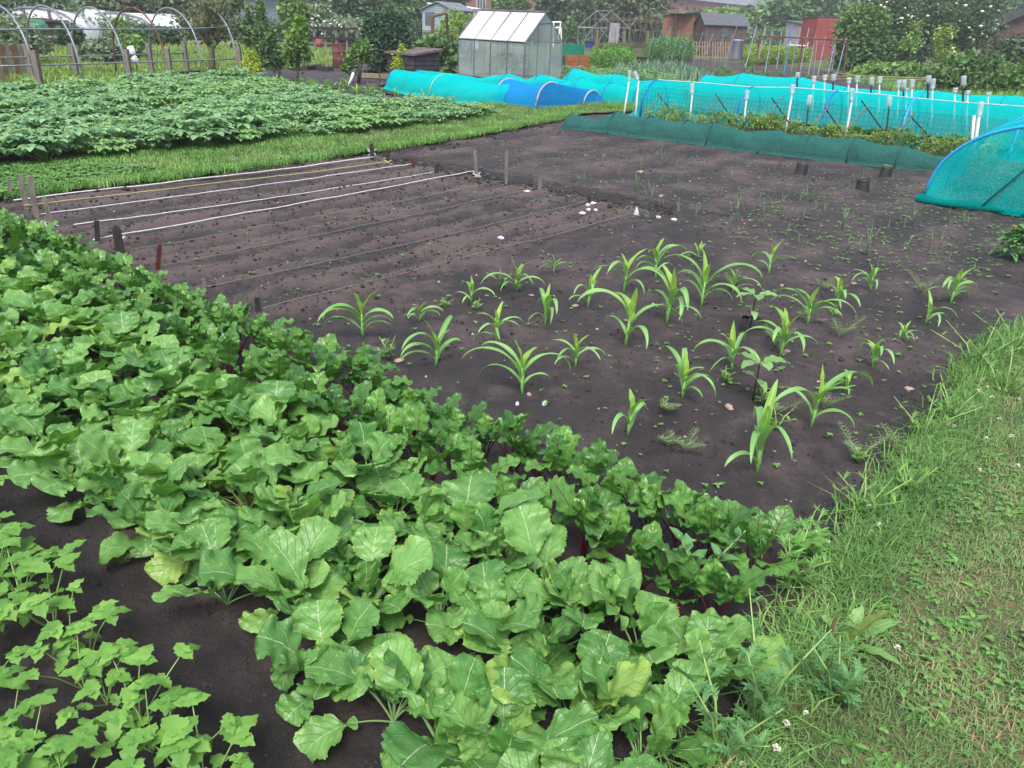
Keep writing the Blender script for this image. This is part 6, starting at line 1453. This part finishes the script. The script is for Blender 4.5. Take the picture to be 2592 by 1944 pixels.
field([(1425, 178), (1640, 190), (1800, 222), (1760, 236), (1640, 205), (1430, 200)], .55, 1.0, 'potato', 'strawberry_plant', 'low leafy plant in the row behind the turquoise nets right of the greenhouse', 'plant', 'low leafy plants behind the nets')
field([(1512, 146), (1585, 140), (1590, 168), (1510, 172)], .5, 1.5, 'weed', 'cabbage_plant', 'large pale leafy plant in front of the picket fence', 'plant', 'pale leafy plants by the picket fence', zs=1.5)
field([(1642, 132), (1735, 125), (1745, 150), (1645, 158)], .6, 1.5, 'weed_blue', 'leafy_plant', 'leafy plant in the mound left of the leaning canes', 'plant', 'leafy mound left of the leaning canes', zs=2.0)
field([(1880, 128), (2010, 122), (2050, 150), (1890, 160)], .6, 1.4, 'lf_yel', 'yellow_green_plant', 'yellow-green plant behind the rusty rail frame', 'plant', 'yellow-green plants behind the rail frame', zs=1.7)
field([(1650, 165), (1900, 168), (2100, 190), (2100, 205), (1900, 196), (1700, 186)], 1.15, .6, 'weed', 'small_plant', 'small low plant on the dark soil in front of the canes', 'plant', 'low plants in front of the canes')
field([(650, 205), (760, 215), (950, 240), (1000, 250), (960, 222), (860, 206), (760, 196)], .75, .5, 'weed', 'young_plant', 'small green plant on the dark soil left of the turquoise net', 'plant', 'small plants left of the turquoise net')
pts = []
while len(pts) < 1500:
    x, y = rnd.uniform(1540, 1820), rnd.uniform(160, 232)
    if inpoly(x, y, [(1545, 170), (1700, 168), (1820, 205), (1790, 215), (1690, 205), (1560, 190)]): p = G(x, y); pts.append((p.x, p.y, 0))
blades('leeks', pts, .38, .018, .5, foliage('leek_blade', (.10, .19, .12), (.17, .28, .18), None, .2, .5, 3), 'bluish-green leeks growing in the plot right of the greenhouse', 'leeks')
def px_scatter(poly, n, z=0.0):
    xs = [a[0] for a in poly]; ys = [a[1] for a in poly]; out = []
    while len(out) < n:
        x, y = rnd.uniform(min(xs), max(xs)), rnd.uniform(min(ys), max(ys))
        if inpoly(x, y, poly): p = G(x, y); out.append((p.x, p.y, z))
    return out
blades('meadow_grass', px_scatter([(0, 200), (0, 118), (200, 112), (640, 112), (905, 132), (905, 165), (760, 172), (600, 178), (480, 192), (330, 215), (120, 235)], 15000, -.03), .22, .014, .8, foliage('meadow_blade', (.10, .21, .04), (.26, .36, .09), (.50, .40, .14), .3, .6, .35), 'rough meadow grass with yellowish patches behind the hoop frame', 'grass')
blades('bank_grass', px_scatter([(2130, 175), (2260, 165), (2480, 180), (2592, 240), (2592, 262), (2300, 240), (2140, 200)], 5000, -.03), .28, .014, .8, M['weed'], 'tall rough grass behind the far bottle poles at right', 'grass')
young = []
for i in range(14):
    x, y = ((660, 228), (700, 232), (745, 240), (790, 232), (830, 246), (865, 240), (905, 250), (935, 243), (965, 256), (1000, 262), (880, 228), (1040, 268), (1075, 272), (715, 222))[i]
    p = G(x, y); e = empty('small_sweetcorn', (p.x, p.y, 0), 'small sweetcorn plant beyond the potatoes, in the dark plot left of the turquoise net', 'sweetcorn', 'sweetcorn beyond the potatoes', rnd.uniform(0, 6)); e.scale = (1.1, 1.1, 1.1)
    for nm, me, az in CP[i % len(CP)]: o = link(nm, me, e); o.rotation_euler.z = az
# ============================================================ WEEDS NEAR THE CAMERA
def weed(name, px, py, hp, lb, cat, mk='weed', nl=26, L_=.07, lob=True, spread=.5, ns=3, group=None, wf=.28):
    p = G(px, py); h = hfor(p, py - hp); e = empty(name, (p.x, p.y, 0), lb, cat, group, rnd.uniform(0, 6)); st = MB(); fo = MB()
    for k in range(ns):
        a = k * 6.28 / ns + rnd.uniform(-.5, .5); r = h * spread * rnd.uniform(.3, 1); hh = h * rnd.uniform(.6, 1); top = Vector((r * math.cos(a), r * math.sin(a), hh)); mid = top * .5 + Vector((-r * .12 * math.cos(a), -r * .12 * math.sin(a), hh * .08))
        st.tube([(0, 0, -.01), mid, top], [.0045, .0035, .0015], 5)
        for j in range(nl // ns):
            f = .15 + .85 * j / (nl // ns); o = (Vector((0, 0, 0)).lerp(mid, f * 2) if f < .5 else mid.lerp(top, f * 2 - 1)); q = j * GA + k; d = Vector((math.cos(q), math.sin(q), .5 + .5 * f)).normalized(); l = L_ * (1.15 - .55 * f) * rnd.uniform(.8, 1.2)
            fo.leaf8(o, d, (0, 0, 1), l, l * wf, 0, .2, .2)
            if lob:
                sd = d.cross(Vector((0, 0, 1))).normalized()
                for u in (.3, .5, .7):
                    for g in (-1, 1): fo.leaf8(o + d * l * u, d * .8 + sd * g * .7, (0, 0, 1), l * .42 * (1.2 - u * .5), l * .11, 0, .1, .1)
    st.build('stem', M['parsnip_stem'], e, True); fo.build('foliage', M[mk], e); return e
MUG = [(1990, 1500, 190, 'mugwort weed with cut leaves just right of the beetroot end'), (2040, 1420, 120, 'small cut-leaved weed between beetroot and the long grass'), (1905, 1860, 330, 'tall cut-leaved weed at the right end of the turnips'), (1820, 1940, 240, 'low bluish cut-leaved weed at the bottom right of the turnips'),
       (2110, 1790, 150, 'cut-leaved weed low in the grass at the bottom'), (2470, 940, 150, 'feathery bright weed at the upper right path edge'), (2540, 1010, 170, 'feathery weed nearest the right frame edge'), (2400, 1080, 110, 'feathery weed spreading over the soil at right'), (2330, 1120, 120, 'low spreading weed below the feathery ones'), (2290, 1270, 110, 'leafy weed with small flowers at the path edge'), (2560, 900, 120, 'feathery weed in front of the marigold'), (2180, 1320, 130, 'cut-leaved weed where the soil meets the long grass')]
for i, (x, y, h, lb) in enumerate(MUG): weed('mugwort_weed', x, y, h, lb, 'weed', 'weed_blue' if i in (2, 3, 4) else 'weed', 34, .065 if i < 5 else .055, True, .5 if i < 5 else .9, 4 if i < 5 else 6)
weed('fat_hen_weed', 1760, 1520, 260, 'tall fat hen weed with diamond leaves rising among the beetroot and turnips', 'weed', 'weed_blue', 26, .075, False, .3, 2, wf=.55)
weed('fat_hen_weed', 1235, 1470, 150, 'small pointed-leaf weed among the turnip leaves in the centre', 'weed', 'weed', 18, .06, False, .3, 2, wf=.5)
for i, (x, y, h, lb) in enumerate(((1270, 728, 55, 'leafy weed left of the back sweetcorn'), (1310, 735, 30, 'leafy weed at the foot of the back left sweetcorn'), (985, 910, 60, 'scrambling weed beside the beetroot leaves at left'), (1205, 785, 28, 'small broad-leaved seedling in front of the little yellowish sweetcorn'), (1125, 778, 25, 'dark small weed right of the arching sweetcorn'),
        (1835, 965, 35, 'small round weed left of the front sunflower'), (1930, 1020, 45, 'leafy weed at the foot of the front sunflower'), (1965, 1085, 60, 'weed behind the largest sweetcorn'), (2175, 1170, 40, 'small round-leaved weed beside the horsetail'), (2110, 800, 20, 'flat weed near the right sweetcorn'), (2210, 925, 24, 'small star-shaped weed at the right'))):
    weed('broadleaf_weed', x, y, h, lb, 'weed', 'weed', 14, .035, False, .9, 4, wf=.5)
def horsetail(px, py, hp, lb, lay=1.0):
    p = G(px, py); h = max(.05, hfor(p, py - hp)); e = empty('horsetail', (p.x, p.y, .005), lb, 'horsetail', 'horsetails', rnd.uniform(0, 6)); st = MB(); br = MB()
    for k in range(3):
        a = rnd.uniform(-.6, .6) + k * 2; top = Vector((math.cos(a) * h * lay, math.sin(a) * h * lay, h * rnd.uniform(.6, 1)))
        st.tube([(0, 0, 0), top * .5 + Vector((0, 0, h * .1)), top], [.0025, .002, .001], 4)
        for j in range(9):
            o = top * (j + 1) / 10 + Vector((0, 0, h * .08))
            for q in range(5): b = q * 1.256 + j; br.tube([o, o + Vector((math.cos(b), math.sin(b), .6)) * .035 * (1.1 - j * .08)], .0011, 3, 0, False)
    st.build('stem', M['horsetail'], e); br.build('branches', M['horsetail'], e)
for a in ((965, 905, 35, 'horsetail sprawling beside the beetroot at left'), (1735, 1145, 45, 'horsetail behind the beetroot in front of the sweetcorn'), (1690, 1130, 25, 'low horsetail left of the taller one'), (2170, 1165, 75, 'tall feathery horsetail at the lower right of the soil'), (2125, 855, 60, 'yellowish horsetail in the middle of the right soil'), (1690, 1045, 18, 'tiny horsetail by the centre stones'),
          (1960, 870, 45, 'horsetail left of the narrow sweetcorn'), (2085, 1035, 50, 'horsetail tangled under the sprawling sweetcorn'), (1850, 725, 30, 'horsetail by the small yellow-hearted sweetcorn'), (1965, 1050, 60, 'horsetail behind the largest sweetcorn'), (2090, 735, 28, 'pale forked horsetail near the onions'), (2335, 740, 45, 'thin upright horsetail near the rightmost sweetcorn'), (2280, 1160, 60, 'dark horsetail at the edge of the long grass'), (310, 1580 - 150, 30, 'tiny horsetail on the bare trench')): horsetail(*a)
# dock
p = G(2130, 1640); e = empty('dock_plant', (p.x, p.y, 0), 'dock plant with long strap leaves and a brown dead stalk in the verge', 'dock', None, 0)
for k, (a, l, ea, eb) in enumerate(((-.2, .17, 72, 40), (.35, .19, 45, -20), (-.9, .16, 50, -15), (-1.8, .09, 30, -30), (.9, .13, 45, 0), (2.8, .09, 70, 20))):
    mb = MB(); big_leaf(mb, 'sun', 1500 + k, .04, l, .023, R(ea), R(eb), a, (0, 0, 0), None, .003, 0, 12, 7); mb.build('leaf', M['sunf'] if k % 3 else M['potato_dock'], e, True)
mb = MB(); mb.tube([(-.05, -.02, 0), (-.055, -.02, .08), (-.05, -.01, .12)], [.009, .007, .004], 6); mb.build('dead_stalk', M['wood_brown'], e)
cf = []
for i in range(3):
    mb = MB()
    for j in range(34):
        z = rnd.uniform(-.2, 1); a = rnd.uniform(0, 6.28); q = math.sqrt(max(0, 1 - z * z)); mb.leaf8((0, 0, 0), (q * math.cos(a), q * math.sin(a), z + .2), (0, 0, 1), .0125, .0045)
    cf.append(mb.mesh('clover_head', M['flower']))
stm = MB(); stm.tube([(0, 0, -.06), (.004, 0, -.03), (0, 0, 0)], .0012, 4); stm = stm.mesh('clover_stalk', M['parsnip_stem'])
for i, (x, y) in enumerate(((1888, 1890), (1965, 1895), (1880, 1935), (1990, 1830), (2040, 1805), (2272, 1640), (2200, 1283), (2225, 1330), (2205, 1345), (2500, 980), (2530, 985), (2475, 990), (2510, 1005), (2545, 990), (2400, 1075), (2415, 1080), (2370, 1095), (2495, 1110), (2560, 1105), (2575, 1180), (2480, 1190), (2530, 1060), (2580, 1010))):
    p = G(x, y, .07); e = empty('clover_flower', (p.x, p.y, .07), ('white clover flower in the grass at the bottom beside the turnips' if y > 1700 else 'single bright white clover flower in the middle of the verge' if y > 1500 else 'white clover flower by the weedy corner of the soil' if y > 1250 else 'white clover flower in the lush growth at the upper right edge'), 'flower',
                              'clover flowers by the turnips' if y > 1700 else None if y > 1500 else 'clover flowers by the weedy corner' if y > 1250 else 'clover flowers at the upper right', rnd.uniform(0, 6))
    k = rnd.uniform(.7, 1.15); e.scale = (k,) * 3; link('flower_head', rnd.choice(cf), e); link('stalk', stm, e)
# marigold at the right edge
p = G(2575, 655); e = empty('marigold', (p.x, p.y, 0), 'leafy marigold plant with one orange flower at the right edge', 'marigold'); mb = MB(); bushy(mb, (0, 0, 0), .2, .2, .27, 420, .07); mb.build('foliage', M['weed_blue'], e)
f = at_dist(2567, 572, p) - p; mb = MB()
for j in range(14): mb.leaf8(f, (math.cos(j), math.sin(j), .35), (0, 0, 1), .026, .012)
mb.build('flower_head', M['flower_o'], e); mb = MB(); mb.tube([(0, 0, 0), f * .6, f], .003, 4); mb.build('stem', M['parsnip_stem'], e)
p = G(1360, 1915); mb = MB(); P_ = []
big_leaf(mb, 'turnip', 77, .05, .14, .06, R(10), R(-20), 2.0, (0, 0, .02), None, .004, 1, 14, 9); tag(mb.build('dead_leaf', [M['deadleaf'], M['turnip_stem']], None, True, p), 'pale brown dead leaf lying under the turnips at the bottom', 'leaf')

# ============================================================ HAZE
mh, n_, N_, L_, b_ = newmat('haze_air'); N_.remove(b_); pv = N_.new('ShaderNodeVolumePrincipled')
pv.inputs['Color'].default_value = (.86, .90, 1.0, 1); pv.inputs['Density'].default_value = .0014; pv.inputs['Anisotropy'].default_value = .2
L_.new(pv.outputs[0], N_['Material Output'].inputs['Volume'])
mb = MB(); mb.box((0, 220, 9.9), (820, 570, 22)); tag(mb.build('haze', mh), 'thin damp haze softening the far trees and houses', 'haze', None, 'stuff')
